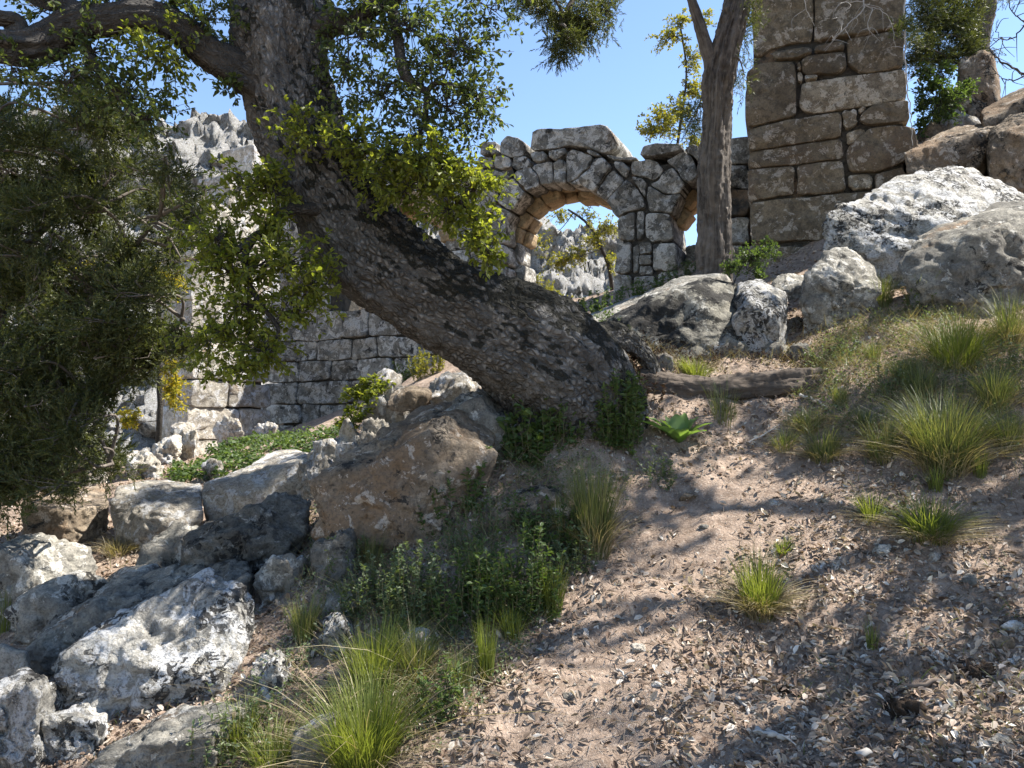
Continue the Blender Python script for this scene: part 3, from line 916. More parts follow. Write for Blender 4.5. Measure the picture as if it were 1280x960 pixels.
    for k, pl in enumerate(polys):
        q = cv(pl)
        arch_ring = k in (8, 9, 10, 11, 12, 7, 13, 14, 17)
        stone(fr, q, 0 if k not in (35,) else -.12, .52 if arch_ring else T, M['wall_stone'], root, gap=.007, seed=k + 1, rough=.035, n=40)
    # second ring of the vault behind the front ring, broken off unevenly
    cen = fr.uv(580 + 448 * S, 140 + 545 * S)
    lft = fr.uv(580 + 188 * S, 140 + 560 * S)
    top = fr.uv(580 + 440 * S, 140 + 330 * S)
    R1, R2 = cen[0] - lft[0], top[1] - cen[1]

    def ring(cu, cvv, ru, rv, a0, a1, n, w0, w1, seed, thick=.42, drop=()):
        r = np.random.default_rng(seed)
        cuts = np.linspace(a0, a1, n + 1)
        cuts[1:-1] += r.uniform(-.12, .12, n - 1) * (a1 - a0) / n
        for i in range(n):
            if i in drop: continue
            j = r.uniform(-.13, .03)
            aa = np.linspace(cuts[i], cuts[i + 1], 4)
            inn = [(cu + (ru + j) * math.cos(t), cvv + (rv + j) * math.sin(t)) for t in aa]
            outr = [(cu + (ru + thick) * math.cos(t), cvv + (rv + thick) * math.sin(t)) for t in aa[::-1]]
            stone(fr, inn + outr, w0, w1 + r.uniform(-.12, .1), M['ochre_stone'], root, gap=.006, seed=seed + i, rough=.025, n=32, name='vault_stone')
    # ochre faces lining the vault behind the front ring
    ring(cen[0], cen[1], R1, R2, .05, 3.16, 9, .50, .78, 400)
    ring(cen[0], cen[1], R1 - .03, R2 - .03, .9, 3.16, 7, .79, 1.12, 430)
    jl = fr.uv(580 + 188 * S, 140 + 880 * S)
    for i, (v0, v1) in enumerate([(.0, .34), (.36, .66), (.68, 1.0)]):
        b, t = jl[1] + (cen[1] - jl[1]) * v0, jl[1] + (cen[1] - jl[1]) * v1
        e = [.10, .16, .05][i]
        stone(fr, [(lft[0] - .45, b), (lft[0] + e, b), (lft[0] + e, t), (lft[0] - .45, t)], .55, 1.1, M['wall_stone'], root, seed=470 + i, rough=.03)
    # impost stone of the next arch and the start of its vault
    stone(fr, cv([(985, 585), (1030, 570), (1070, 620), (1055, 665), (985, 660)]), .55, 1.1, M['wall_stone'], root, seed=480, rough=.03)
    c2 = fr.uv(580 + 1230 * S, 140 + 545 * S)
    ring(c2[0], c2[1], R1 * .98, R2 * .98, 1.0, 3.14, 6, .5, .8, 490)
    ring(c2[0], c2[1], R1 * .98, R2 * .98, 1.0, 3.14, 6, .82, 1.1, 500)
    # ---- the stretch behind the leaning trunk: courses with another arch
    ur = fr.uv(600, 300)[0]
    ul = fr.uv(350, 300)[0]
    vb = fr.uv(500, 500)[1] - 2.0
    vt = fr.uv(600, 196)[1]
    c3 = fr.uv(488, 330)
    c3 = np.array([c3[0], cen[1]])
    r3 = R1 * 1.02
    rr = np.random.default_rng(11)
    k = 600
    v = vb
    while v < vt:
        h = rr.uniform(.36, .62)
        u = ul + rr.uniform(-.4, 0)
        while u < ur:
            wd = rr.uniform(.45, 1.0)
            u1 = min(u + wd, ur + .05)
            if u1 - u > .33:
                mu, mv = (u + u1) / 2, v + h / 2
                du, dv = (mu - c3[0]) / (r3 + .36), (mv - c3[1]) / (R2 + .36)
                inside = (du * du + dv * dv < 1 and mv > c3[1]) or (abs(mu - c3[0]) < r3 + .1 and fr.uv(500, 400)[1] < mv <= c3[1])
                if not inside and rr.random() > (.0 if v < vt - .7 else .3):
                    J = lambda: rr.uniform(-.025, .025)
                    stone(fr, [(u + J(), v + J()), (u1 + J(), v + J()), (u1 + J(), v + h + J()), (u + J(), v + h + J())], 0, .55 if mv > vb + 1 else T, M['wall_stone'], root, gap=.008, seed=k, rough=.04, n=36)
                    k += 1
            u = u1
        v += h
    ring(c3[0], c3[1], r3, R2, .02, 3.12, 11, 0, .5, 800, .38)
    ring(c3[0], c3[1], r3, R2, .02, 3.12, 9, .52, 1.0, 830, .38)
    # rubble core closing the joints
    bag = Bag()
    for pl in [[(215, 290), (330, 240), (420, 240), (470, 300), (410, 305), (340, 318), (270, 360), (215, 430), (170, 520), (165, 600), (120, 600), (120, 320)],
               [(470, 240), (680, 230), (800, 250), (800, 440), (725, 450), (690, 420), (640, 370), (550, 310), (480, 300)],
               [(790, 250), (1000, 230), (1070, 280), (1010, 340), (960, 430), (950, 480), (960, 590), (960, 960), (730, 960), (730, 470), (790, 450)],
               [(30, 500), (150, 500), (165, 600), (165, 1000), (30, 1000)], [(60, 220), (200, 220), (230, 290), (150, 420), (60, 460)]]:
        prism(bag, fr, cv(pl), .07, T - .1)
    a = np.linspace(.0, math.pi, 14)
    arc = [(c3[0] + (r3 + .1) * math.cos(t), c3[1] + (R2 + .1) * math.sin(t)) for t in a]
    lowv = fr.uv(500, 395)[1]
    prism(bag, fr, [(ul + .1, c3[1])] + arc[::-1] + [(ur, c3[1]), (ur, vt - .35), (ul + .1, vt - .35)], .08, .95)
    prism(bag, fr, [(ul + .1, vb), (c3[0] - r3 - .12, vb), (c3[0] - r3 - .12, c3[1] - .01), (ul + .1, c3[1] - .01)], .08, .95)
    prism(bag, fr, [(c3[0] - r3 - .11, vb), (ur, vb), (ur, lowv - .1), (c3[0] - r3 - .11, lowv - .1)], .082, .95)
    prism(bag, fr, [(c3[0] + r3 + .12, lowv - .09), (ur, lowv - .09), (ur, c3[1] - .01), (c3[0] + r3 + .12, c3[1] - .01)], .078, .95)
    bag.build('rubble_core', M['core'], root, smooth=False)

    # ---- the cross wall whose end face stands in the sun
    f2 = Frame(333, 450, 15.2, -58)
    g0 = hit(300, 545)
    r2 = empty('cross_wall', (at(290, 500, 15.5)[0], 15.6, g0[2] - .4))
    tag(r2, 'sunlit stump of a side wall with pale blocks at the far end of the arches', 'wall')
    rr = np.random.default_rng(5)
    u0 = f2.uv(236, 500)[0]
    v = f2.uv(333, 560)[1] - .5
    vt2 = f2.uv(320, 225)[1]
    bag = Bag()
    prism(bag, f2, [(u0 + .05, v), (-.05, v), (-.05, vt2 - .5), (u0 + .6, vt2 - .9)], .08, .8)
    k = 900
    while v < vt2:
        h = rr.uniform(.42, .75)
        u = u0 + max(0, (v - vt2 + 1.6)) * .8
        while u < -.3:
            u1 = min(u + rr.uniform(.6, 1.3), 0)
            if u1 > -.45: u1 = .12
            J = lambda: rr.uniform(-.03, .03)
            stone(f2, [(u + J(), v + J()), (u1, v + J()), (u1 + J(), v + h + J()), (u + J(), v + h + J())], 0, .9, M['pale_rock'], r2, gap=.008, seed=k, rough=.035, n=36)
            k += 1
            u = u1
        v += h
    bag.build('rubble_core', M['core'], r2, smooth=False)


def build_tower():
    fr = Frame(1030, 150, 11.0, 19)
    root = empty('tower_wall', (at(1030, 320, 11.3)[0], 11.4, hit(990, 325)[2] - .4))
    tag(root, 'tall brown tower wall of large fitted blocks beside the forked trunk', 'tower')
    S = .3125
    cv = lambda pts: [fr.uv(900 + x * S, y * S) for x, y in pts]
    polys = [
        ([(122, -95), (375, -130), (376, 60), (372, 166), (330, 166), (205, 186), (150, 232), (128, 215)], 0),
        ([(380, -130), (740, -160), (740, 106), (490, 150), (377, 164)], 0),
        ([(118, -330), (300, -345), (500, -360), (500, -150), (375, -135), (118, -100)], 0), ([(505, -362), (745, -390), (742, -166), (505, -150)], 0),
        ([(118, -560), (745, -640), (745, -395), (118, -335)], 0),
        ([(210, 206), (330, 188), (367, 190), (369, 214), (300, 236), (215, 236)], 0),
        ([(373, 182), (480, 165), (500, 170), (499, 198), (377, 212)], 0),
        ([(325, 237), (375, 217), (500, 204), (508, 270), (480, 292), (345, 297), (328, 282)], 0),
        ([(503, 155), (740, 112), (742, 266), (560, 292), (512, 255)], 0),
        ([(100, 280), (150, 252), (205, 240), (302, 239), (306, 270), (308, 462), (120, 502), (100, 490)], 0),
        ([(308, 245), (322, 243), (327, 278), (310, 282)], 1), ([(309, 286), (329, 284), (333, 322), (312, 327)], 1), ([(335, 298), (390, 298), (393, 314), (338, 322)], 1),
        ([(316, 330), (400, 317), (560, 295), (745, 270), (750, 392), (560, 427), (350, 452), (318, 428)], 1),
        ([(112, 514), (310, 468), (484, 444), (492, 480), (493, 545), (300, 572), (112, 600)], 0),
        ([(112, 604), (300, 576), (494, 549), (497, 628), (300, 657), (112, 668)], 0),
        ([(488, 442), (546, 430), (553, 490), (506, 522), (494, 500)], 1),
        ([(550, 430), (585, 421), (586, 440), (556, 452)], 1),
        ([(592, 428), (620, 415), (755, 398), (760, 482), (600, 500), (560, 480), (560, 455)], 0),
        ([(506, 526), (575, 508), (584, 530), (516, 578), (504, 562)], 1),
        ([(508, 592), (592, 508), (700, 500), (770, 503), (776, 590), (747, 642), (640, 686), (520, 684), (508, 640)], 0),
        ([(108, 676), (205, 666), (299, 661), (301, 775), (125, 801), (110, 782)], 0),
        ([(304, 660), (330, 652), (494, 633), (502, 660), (504, 757), (480, 767), (320, 781), (306, 770)], 0),
        ([(510, 698), (590, 690), (614, 705), (614, 752), (530, 760), (512, 745)], 1),
        ([(618, 695), (735, 662), (762, 710), (752, 775), (700, 792), (630, 797)], 0),
        ([(118, 812), (300, 786), (520, 772), (612, 762), (618, 800), (420, 960), (118, 970)], 0),
        ([(620, 802), (752, 780), (760, 985), (430, 985)], 0), ([(112, 975), (440, 990), (440, 1180), (112, 1180)], 0), ([(445, 992), (760, 990), (760, 1180), (445, 1180)], 0),
        ([(745, 520), (777, 500), (800, 600), (800, 760), (765, 770), (757, 705), (750, 645), (778, 592)], 0),
    ]
    for k, (pl, pale) in enumerate(polys):
        stone(fr, cv(pl), 0, 1.2, M['tower_pale' if pale or k in (13,) else 'tower_stone'], root, gap=.005, seed=1000 + k, rough=.032, n=44 if len(pl) > 4 else 36)
    bag = Bag()
    prism(bag, fr, cv([(135, -540), (728, -610), (735, 500), (745, 1150), (130, 1150)]), .09, 1.15)
    bag.build('rubble_core', M['core'], root, smooth=False)
    # ruined corner of masonry in the shade between the tower and the arches
    f2 = Frame(915, 250, 12.3, 25)
    r2 = empty('wall_stub', (at(915, 330, 12.5)[0], 12.6, hit(915, 345)[2] - .3))
    tag(r2, 'dark narrow remnant of wall between the forked trunk and the tower', 'wall')
    ys = [345, 305, 270, 235, 205, 170]
    for i in range(len(ys) - 1):
        a, b = ys[i], ys[i + 1]
        x0 = 888 + 4 * (i % 2)
        stone(f2, [f2.uv(x0, a), f2.uv(938, a), f2.uv(938, b + 1), f2.uv(x0 + 3, b + 1)], 0, .8, M['core' if i == 2 else 'wall_stone'], r2, seed=1100 + i, rough=.05, n=26)


build_arch_wall()
build_tower()

# ------------------------------------------------------------------ trunks and branches
def spline(P, per=8):
    P = np.asarray(P, float)
    if len(P) < 3:
        t = np.linspace(0, 1, per + 1)[:, None]
        return P[0] * (1 - t) + P[-1] * t
    Q = np.vstack([2 * P[0] - P[1], P, 2 * P[-1] - P[-2]])
    out = []
    for i in range(1, len(Q) - 2):
        for t in np.linspace(0, 1, per, endpoint=False):
            a, b, c, d = Q[i - 1], Q[i], Q[i + 1], Q[i + 2]
            out.append(.5 * (2 * b + (c - a) * t + (2 * a - 5 * b + 4 * c - d) * t * t + (-a + 3 * b - 3 * c + d) * t ** 3))
    out.append(P[-1])
    return np.array(out)


def frames(C):
    T = norm(np.gradient(C, axis=0))
    a = np.array([0, 1.0, 0]) if abs(T[0, 1]) < .9 else np.array([1.0, 0, 0])
    N = np.zeros_like(C)
    N[0] = norm(a - T[0] * np.dot(a, T[0]))
    for i in range(1, len(C)):
        n = N[i - 1] - T[i] * np.dot(N[i - 1], T[i])
        N[i] = norm(n)
    return T, N, np.cross(T, N)


def tube(C, r, sides=6, cap=True):
    """simple tapered branch along the points C"""
    C = np.asarray(C, float)
    r = np.broadcast_to(np.asarray(r, float), (len(C),))
    T, N, Bn = frames(C)
    a = np.arange(sides) / sides * 2 * math.pi
    V = (C[:, None] + r[:, None, None] * (np.cos(a)[None, :, None] * N[:, None] + np.sin(a)[None, :, None] * Bn[:, None])).reshape(-1, 3)
    i = np.arange(sides)
    j = (i + 1) % sides
    F = np.vstack([np.stack([k * sides + i, k * sides + j, (k + 1) * sides + j, (k + 1) * sides + i], 1) for k in range(len(C) - 1)])
    return V, F


def bark_tube(P, R, sides, step, style, amp, seed=0, jit=0.0):
    """thick limb with relief; P points, R radii at the points"""
    C = spline(P, 16)
    t = np.linspace(0, 1, len(C))
    r = np.interp(t, np.linspace(0, 1, len(R)), R)
    L = np.concatenate([[0], np.cumsum(np.linalg.norm(np.diff(C, axis=0), axis=1))])
    n = max(8, int(L[-1] / step))
    s = np.linspace(0, L[-1], n)
    C = np.stack([np.interp(s, L, C[:, k]) for k in range(3)], 1)
    r = np.interp(s, L, r)
    k = max(3, n // 30)
    ker = np.ones(k) / k
    pad = lambda v: np.concatenate([np.full(k, v[0]), v, np.full(k, v[-1])])
    C2 = np.stack([np.convolve(pad(C[:, q]), ker, 'same')[k:-k] for q in range(3)], 1)
    C2[0], C2[-1] = C[0], C[-1]
    C = C2
    T, N, Bn = frames(C)
    a = np.arange(sides + 1) / sides * 2 * math.pi + math.pi * 0
    dirs = np.cos(a)[None, :, None] * N[:, None] + np.sin(a)[None, :, None] * Bn[:, None]
    S2 = np.broadcast_to(s[:, None], (n, sides + 1))
    rr = np.broadcast_to(r[:, None], (n, sides + 1))
    rm = float(np.mean(r))
    cyl = np.stack([np.cos(a)[None] * rm + 0 * S2, np.sin(a)[None] * rm + 0 * S2, S2], -1)
    lump = fbm(cyl * np.array([1 / rm, 1 / rm, .55 / rm]) * .8 + seed, 3, .5, seed) * .10 * rm
    wob = cyl + .012 * np.stack([vnoise(cyl * 22 + q, seed + q) for q in range(3)], -1)
    if style == 'plates':
        d = amp * .5 * fbm(cyl * np.array([24, 24, 13]), 4, .65, seed + 9)
        big = fbm(cyl * np.array([5, 5, 1.2]), 3, .5, seed + 4)
        d = d + amp * .9 * big
    else:
        st = fbm(wob * np.array([26, 26, 1.6]) + seed, 4, .6, seed)
        d = amp * (1.2 * st + .8 * (1 - np.abs(fbm(wob * np.array([11, 11, .9]), 3, .5, seed + 5)) * 2))
    V = (C[:, None] + dirs * (rr + lump + d)[..., None]).reshape(-1, 3)
    uv = np.stack([np.broadcast_to(a[None] * rm, (n, sides + 1)), S2], -1).reshape(-1, 2)
    i = np.arange(n * (sides + 1)).reshape(n, sides + 1)
    F = np.stack([i[:-1, :-1], i[:-1, 1:], i[1:, 1:], i[1:, :-1]], -1).reshape(-1, 4)
    # weld the seam
    sw = i[:, -1]
    V = V.reshape(n, sides + 1, 3)
    V[:, -1] = V[:, 0]
    return V.reshape(-1, 3), F, uv, C


def limb(name, pts, R, mat, parent, sides=40, step=.02, style='string', amp=.006, seed=0):
    V, F, uv, C = bark_tube([at(*p) if len(p) == 3 and not isinstance(p, np.ndarray) else p for p in pts], R, sides, step, style, amp, seed)
    return mk(name, V, F, mat, parent, uv=uv), C


# ------------------------------------------------------------------ leaves
def leaf_mesh(bag, base, tdir, nrm, size, width=.5, fold=.18):
    """folded six-point leaves; arrays of n"""
    n = len(base)
    t = norm(tdir)
    s = norm(np.cross(t, nrm))
    m = np.cross(s, t)
    size = np.broadcast_to(np.asarray(size, float), (n,))[:, None]
    w = size * width
    def pt(a, b, c):
        return base + t * size * a + s * w * b + m * w * c
    V = np.stack([pt(0, 0, 0), pt(.35, .5, fold), pt(.75, .38, fold), pt(1, 0, -.1), pt(.75, -.38, fold), pt(.35, -.5, fold)], 1).reshape(-1, 3)
    k = np.arange(n)[:, None] * 6
    F = np.vstack([k + np.array([[0, 1, 2, 3]]), k + np.array([[0, 3, 4, 5]])])
    bag.add(V, F)


def spray_mesh(bag, base, axis, L, k=16, seed=0, wid=.055, nl=.34):
    """feathery juniper shoots: k needles round an axis"""
    r = np.random.default_rng(seed)
    n = len(base)
    ax = norm(axis)
    h = norm(np.cross(ax, norm(r.normal(size=(n, 3)))))
    g = np.cross(ax, h)
    L = np.broadcast_to(np.asarray(L, float), (n,))
    t = (np.arange(k)[None] + r.uniform(0, 1, (n, k))) / k
    ph = r.uniform(0, 2 * math.pi, (n, k))
    pr = np.cos(ph)[..., None] * h[:, None] + np.sin(ph)[..., None] * g[:, None]
    b = base[:, None] + ax[:, None] * (t * L[:, None])[..., None]
    dr = norm(ax[:, None] * .75 + pr * (.75 - .5 * t[..., None]))
    ln = (L[:, None] * nl * (1.15 - .6 * t))[..., None]
    sd = norm(np.cross(dr, r.normal(size=(n, k, 3)))) * (L[:, None] * wid)[..., None]
    V = np.stack([b - sd * .5, b + sd * .5, b + dr * ln], 2).reshape(-1, 3)
    F = np.arange(n * k * 3).reshape(-1, 3)
    bag.add(V, F)


HOLES = []  # patches to be lit; canopy leaves on their sun rays are left out


def sun_gaps(P):
    """which of the points P stand in a gap cleared in the canopy so that the sun reaches a chosen patch"""
    m = np.zeros(len(P), bool)
    for c, r in HOLES:
        r = r * 1.25
        q = P - c
        along = q @ SUN
        m |= (np.linalg.norm(q - along[:, None] * SUN, axis=1) < r) & (along > 0)
    return m


def twig_cluster(wood, leaves, src, centre, radii, ntips, nleaf, lsize, seed, droop=.25, gaps=False):
    """a bough from the nearest wood point to the clump, twigs fanning out of it, leaves on the twigs"""
    r = np.random.default_rng(seed)
    centre = np.asarray(centre, float)
    i = np.argmin(np.linalg.norm(src - centre, axis=1))
    a = src[i]
    L = np.linalg.norm(centre - a)
    mid = (a + centre) / 2 + r.normal(size=3) * .10 * L + [0, 0, .10 * L]
    C = spline([a, mid, centre], 6)
    wood.add(*tube(C, np.linspace(min(.013, .005 + .006 * L), .004, len(C)), 5))
    for k in range(ntips):
        q = C[r.integers(len(C) // 2, len(C))]
        d = norm(r.normal(size=3))
        tip = centre + d * radii * 1.25 * r.uniform(.05, 1.0) ** .4
        m2 = (q + tip) / 2 + r.normal(size=3) * .03 + [0, 0, .03]
        tw = spline([q, m2, tip], 2)
        wood.add(*tube(tw, np.linspace(.0035, .0013, len(tw)), 3))
        n = int(nleaf * r.uniform(.6, 1.3))
        f = r.uniform(.3, 1.0, n) * (len(tw) - 1)
        i0 = f.astype(int).clip(0, len(tw) - 2)
        b = tw[i0] + (tw[i0 + 1] - tw[i0]) * (f - i0)[:, None]
        td = norm(tip - q) * .6 + r.normal(size=(n, 3)) * .8 + [0, 0, -droop]
        if gaps:
            keep = ~sun_gaps(b)
            b, td = b[keep], td[keep]
            n = len(b)
            if not n: continue
        nn = norm(r.normal(size=(n, 3)) * .7 + [0, 0, 1])
        leaf_mesh(leaves, b + norm(td) * .008, td, nn, lsize * r.uniform(.65, 1.25, n), .52)


def grow(wood, tips, p, d, L, rad, level, r, spread=.6, up=.15, leafy=2):
    """branching wood for crowns; collects twig ends"""
    n = 5
    pts = [np.array(p, float)]
    dd = norm(d)
    for k in range(n):
        dd = norm(dd + r.normal(size=3) * .16 + [0, 0, up * .25])
        pts.append(pts[-1] + dd * L / n)
    C = spline(pts, 2 if level > 1 else 1)
    wood.add(*tube(C, np.linspace(rad, rad * .55, len(C)), 8 if rad > .03 else (5 if level else 3)))
    if level <= 0:
        tips.append((C[-1], dd))
        tips.append((C[len(C) // 2], dd))
        return
    for k in range(r.integers(3, 5)):
        q = C[int(len(C) * r.uniform(.4, .98)) - 1]
        nd_ = norm(dd + norm(r.normal(size=3)) * spread + [0, 0, up])
        grow(wood, tips, q, nd_, L * r.uniform(.55, .75), rad * .5, level - 1, r, spread, up)


PXS = lambda px, d: px * d / FPX


def shade_clumps(wood, leaves, src, targets, seed):
    """unseen leafy boughs added to the crowns along the sun rays to shade chosen places"""
    r = np.random.default_rng(seed)
    for T in targets:
        t = 3.0
        while t < 12:
            p = T + SUN * t
            v = p - [0, 0, EYE]
            cy = v[1] * math.cos(PITCH) + v[2] * math.sin(PITCH)
            cz = -v[1] * math.sin(PITCH) + v[2] * math.cos(PITCH)
            ix, iy = 640 + FPX * v[0] / cy, 480 - FPX * cz / cy
            m = 60 + .55 * FPX / cy
            if ix > 1280 + m or iy < -m or ix < -m: break
            t += .25
        t += r.uniform(0, .8)
        p = T + SUN * t
        rad = r.uniform(.34, .55)
        twig_cluster(wood, leaves, src, p, np.full(3, rad), int(26 * (rad / .45) ** 2), 13, .078, int(r.integers(1 << 30)), gaps=True)


HOLES += [(hit(x, y), r) for x, y, r in [(650, 900, .55), (760, 890, .6), (720, 815, .42), (820, 830, .32), (985, 665, .36), (930, 640, .2), (1060, 700, .25), (860, 800, .2), (460, 930, .42), (600, 820, .3), (930, 720, .2), (1150, 640, .2), (1150, 800, .12), (1250, 900, .15), (1180, 880, .15), (1000, 900, .18), (1200, 700, .2), (960, 460, .2), (870, 450, .25), (1180, 420, .35), (1000, 400, .3), (1120, 560, .15)]]
HOLES += [(at(x, y, d), r) for x, y, d, r in [(200, 800, 4.7, .45), (280, 760, 4.9, .3), (20, 900, 4.2, .25), (580, 520, 5.8, .3), (60, 690, 6.2, .35), (310, 600, 8, .5), (200, 620, 7.5, .5), (100, 620, 8, .4), (130, 690, 7, .35), (400, 560, 7.6, .4), (340, 480, 5.9, .01), (425, 785, 4.7, .15), (335, 830, 4.5, .15), (745, 620, 5.6, .12), (640, 440, 6.0, .12), (520, 390, 6, .1), (300, 570, 10, .6)]]

SHADE = [at(*q) for q in [(690, 470, 6.0), (640, 430, 5.9), (590, 400, 5.9), (540, 370, 5.8), (500, 330, 5.7), (460, 290, 5.7), (425, 240, 5.6), (400, 190, 5.5), (370, 120, 5.4), (360, 60, 5.4), (720, 470, 6.1), (740, 500, 6.1), (830, 410, 7.6), (780, 420, 7.8), (870, 430, 7.6)]]
SHADE += [hit(*q) for q in [(560, 610), (640, 700), (600, 650), (520, 720), (680, 620), (760, 560), (830, 560), (860, 715), (990, 590), (900, 530), (1100, 520), (1180, 530), (1230, 660), (1110, 770), (960, 860), (1230, 790), (1090, 860), (880, 620), (740, 690), (640, 760), (430, 700), (380, 760), (450, 780), (960, 545), (1050, 560), (1060, 620), (700, 745), (1180, 960), (880, 930), (1260, 720), (800, 640), (540, 800), (1010, 780), (560, 740), (1150, 470), (1050, 440), (950, 430)]]
SHADE += [at(*q) for q in [(300, 680, 6), (260, 690, 6), (130, 770, 5.5), (60, 800, 5.4), (180, 740, 5.6), (350, 640, 6), (420, 620, 5.4), (470, 610, 5.4), (560, 580, 5.5), (200, 690, 6.3), (100, 900, 4.2), (60, 950, 4.1)]]
SHADE = np.array(SHADE)  # spots that unseen leaf clumps are added to shade


def build_oak():
    root = empty('oak_tree', hit(705, 520))
    tag(root, 'big leaning oak with scaly bark arching over the tilted block', 'tree')
    P = [(745, 660, 6.9), (738, 570, 6.75), (718, 492, 6.5), (665, 440, 6.3), (600, 405, 6.2), (535, 368, 6.1), (472, 318, 6.0), (425, 258, 5.9), (388, 185, 5.8), (362, 110, 5.75), (352, 40, 5.7), (352, -40, 5.7), (360, -130, 5.75)]
    R = [PXS(a, 6) for a in (98, 92, 84, 76, 69, 65, 61, 56, 51, 47, 50, 50, 44)]
    limb('trunk', P, R, M['oak_bark'], root, 210, .016, 'plates', .036, 3)
    wood = Bag()
    src = []
    def L(pts, R0, **kw):
        _, C = limb('limb', pts, R0, M['branch_bark'], root, kw.get('sides', 36), .015, 'string', kw.get('amp', .008), len(src))
        src.append(C)
    p = lambda *a: [PXS(v, 5.7) for v in a]
    L([(335, 110, 5.7), (300, 88, 5.6), (262, 66, 5.5), (225, 36, 5.4), (185, 22, 5.35), (140, 24, 5.3), (95, 30, 5.3), (60, 52, 5.3), (25, 60, 5.2), (-40, 48, 5.1), (-110, 20, 5.0)], p(30, 22, 19, 18, 17, 17, 17, 20, 17, 16, 14), sides=60, amp=.012)
    L([(110, 26, 5.3), (85, 8, 5.35), (50, -2, 5.4), (5, -30, 5.5)], p(14, 12, 10, 8))
    L([(22, 56, 5.2), (20, 30, 5.2), (8, 24, 5.15), (-30, 20, 5.1)], p(14, 10, 8, 7))
    L([(385, 40, 5.7), (420, 26, 5.6), (436, 30, 5.6), (455, 16, 5.55), (490, -2, 5.5), (540, -50, 5.4)], p(22, 14, 12, 10, 9, 7))
    L([(487, 0, 5.5), (497, 50, 5.45), (505, 90, 5.4), (520, 108, 5.4), (534, 116, 5.4), (532, 150, 5.4), (546, 188, 5.35)], p(7, 7, 7.5, 6, 5, 4, 3), sides=16, amp=.003)
    L([(534, 114, 5.4), (545, 104, 5.35), (565, 106, 5.3), (590, 112, 5.3)], p(3.5, 3, 2.5, 2), sides=10, amp=.001)
    L([(405, 262, 5.6), (360, 262, 5.45), (338, 285, 5.4), (318, 296, 5.35), (300, 312, 5.3), (272, 318, 5.3)], p(9, 6, 6, 5, 4, 3), sides=16, amp=.003)
    L([(318, 296, 5.35), (306, 322, 5.3), (312, 356, 5.3), (330, 385, 5.25), (348, 412, 5.2), (340, 440, 5.2)], p(4.5, 4, 3.5, 3, 2.5, 2), sides=12, amp=.002)
    L([(430, 200, 5.6), (450, 190, 5.45), (500, 195, 5.35), (560, 205, 5.3), (600, 230, 5.3)], p(5, 4, 3.5, 3, 2), sides=12, amp=.002)
    L([(500, 195, 5.35), (540, 230, 5.3), (590, 265, 5.3), (610, 310, 5.3)], p(3.5, 3, 2.5, 2), sides=10, amp=.002)
    L([(100, 40, 5.3), (118, 80, 5.3), (150, 120, 5.3), (170, 150, 5.3)], p(6, 5, 4, 3), sides=12, amp=.002)
    vis = np.concatenate(src)
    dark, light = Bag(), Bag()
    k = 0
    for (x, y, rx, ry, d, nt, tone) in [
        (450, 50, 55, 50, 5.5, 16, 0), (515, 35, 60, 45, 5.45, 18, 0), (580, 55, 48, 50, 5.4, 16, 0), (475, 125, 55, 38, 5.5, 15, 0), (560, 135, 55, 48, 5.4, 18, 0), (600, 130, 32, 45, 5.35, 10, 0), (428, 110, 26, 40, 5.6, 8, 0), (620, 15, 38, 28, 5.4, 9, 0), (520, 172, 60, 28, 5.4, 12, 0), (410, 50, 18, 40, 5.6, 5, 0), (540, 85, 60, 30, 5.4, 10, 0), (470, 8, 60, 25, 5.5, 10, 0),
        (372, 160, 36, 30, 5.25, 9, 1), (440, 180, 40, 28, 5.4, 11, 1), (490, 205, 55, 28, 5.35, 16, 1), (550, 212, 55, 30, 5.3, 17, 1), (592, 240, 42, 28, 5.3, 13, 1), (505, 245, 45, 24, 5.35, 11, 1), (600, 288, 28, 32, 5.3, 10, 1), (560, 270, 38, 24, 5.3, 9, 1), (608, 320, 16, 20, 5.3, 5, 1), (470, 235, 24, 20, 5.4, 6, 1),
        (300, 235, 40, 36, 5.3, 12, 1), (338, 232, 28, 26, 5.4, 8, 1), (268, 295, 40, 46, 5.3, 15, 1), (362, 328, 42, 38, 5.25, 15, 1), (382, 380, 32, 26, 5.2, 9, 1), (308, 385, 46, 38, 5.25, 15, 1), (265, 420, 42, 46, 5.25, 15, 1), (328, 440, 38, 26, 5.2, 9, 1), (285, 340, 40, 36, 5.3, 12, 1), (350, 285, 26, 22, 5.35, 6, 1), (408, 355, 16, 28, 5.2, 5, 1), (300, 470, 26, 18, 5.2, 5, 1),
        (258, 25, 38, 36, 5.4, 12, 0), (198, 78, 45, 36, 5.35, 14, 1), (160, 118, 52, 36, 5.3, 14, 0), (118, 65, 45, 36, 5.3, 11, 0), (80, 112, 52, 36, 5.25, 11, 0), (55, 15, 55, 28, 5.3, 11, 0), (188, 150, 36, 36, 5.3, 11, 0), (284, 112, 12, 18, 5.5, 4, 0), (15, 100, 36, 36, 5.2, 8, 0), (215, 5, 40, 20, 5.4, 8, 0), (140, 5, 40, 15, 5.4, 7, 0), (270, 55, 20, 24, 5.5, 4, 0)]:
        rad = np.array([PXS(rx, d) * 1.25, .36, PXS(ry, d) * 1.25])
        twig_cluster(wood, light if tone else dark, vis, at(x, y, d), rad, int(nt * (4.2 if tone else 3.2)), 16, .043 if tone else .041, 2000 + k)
        k += 1
    # the crown above the picture
    r = np.random.default_rng(21)
    tips = []
    top = at(358, -120, 5.75)
    V, F, uv, C = bark_tube([top, top + [.1, .1, .7], top + [.35, .2, 1.6]], [.27, .22, .17], 40, .03, 'string', .01, 4)
    mk('limb', V, F, M['branch_bark'], root, uv=uv)
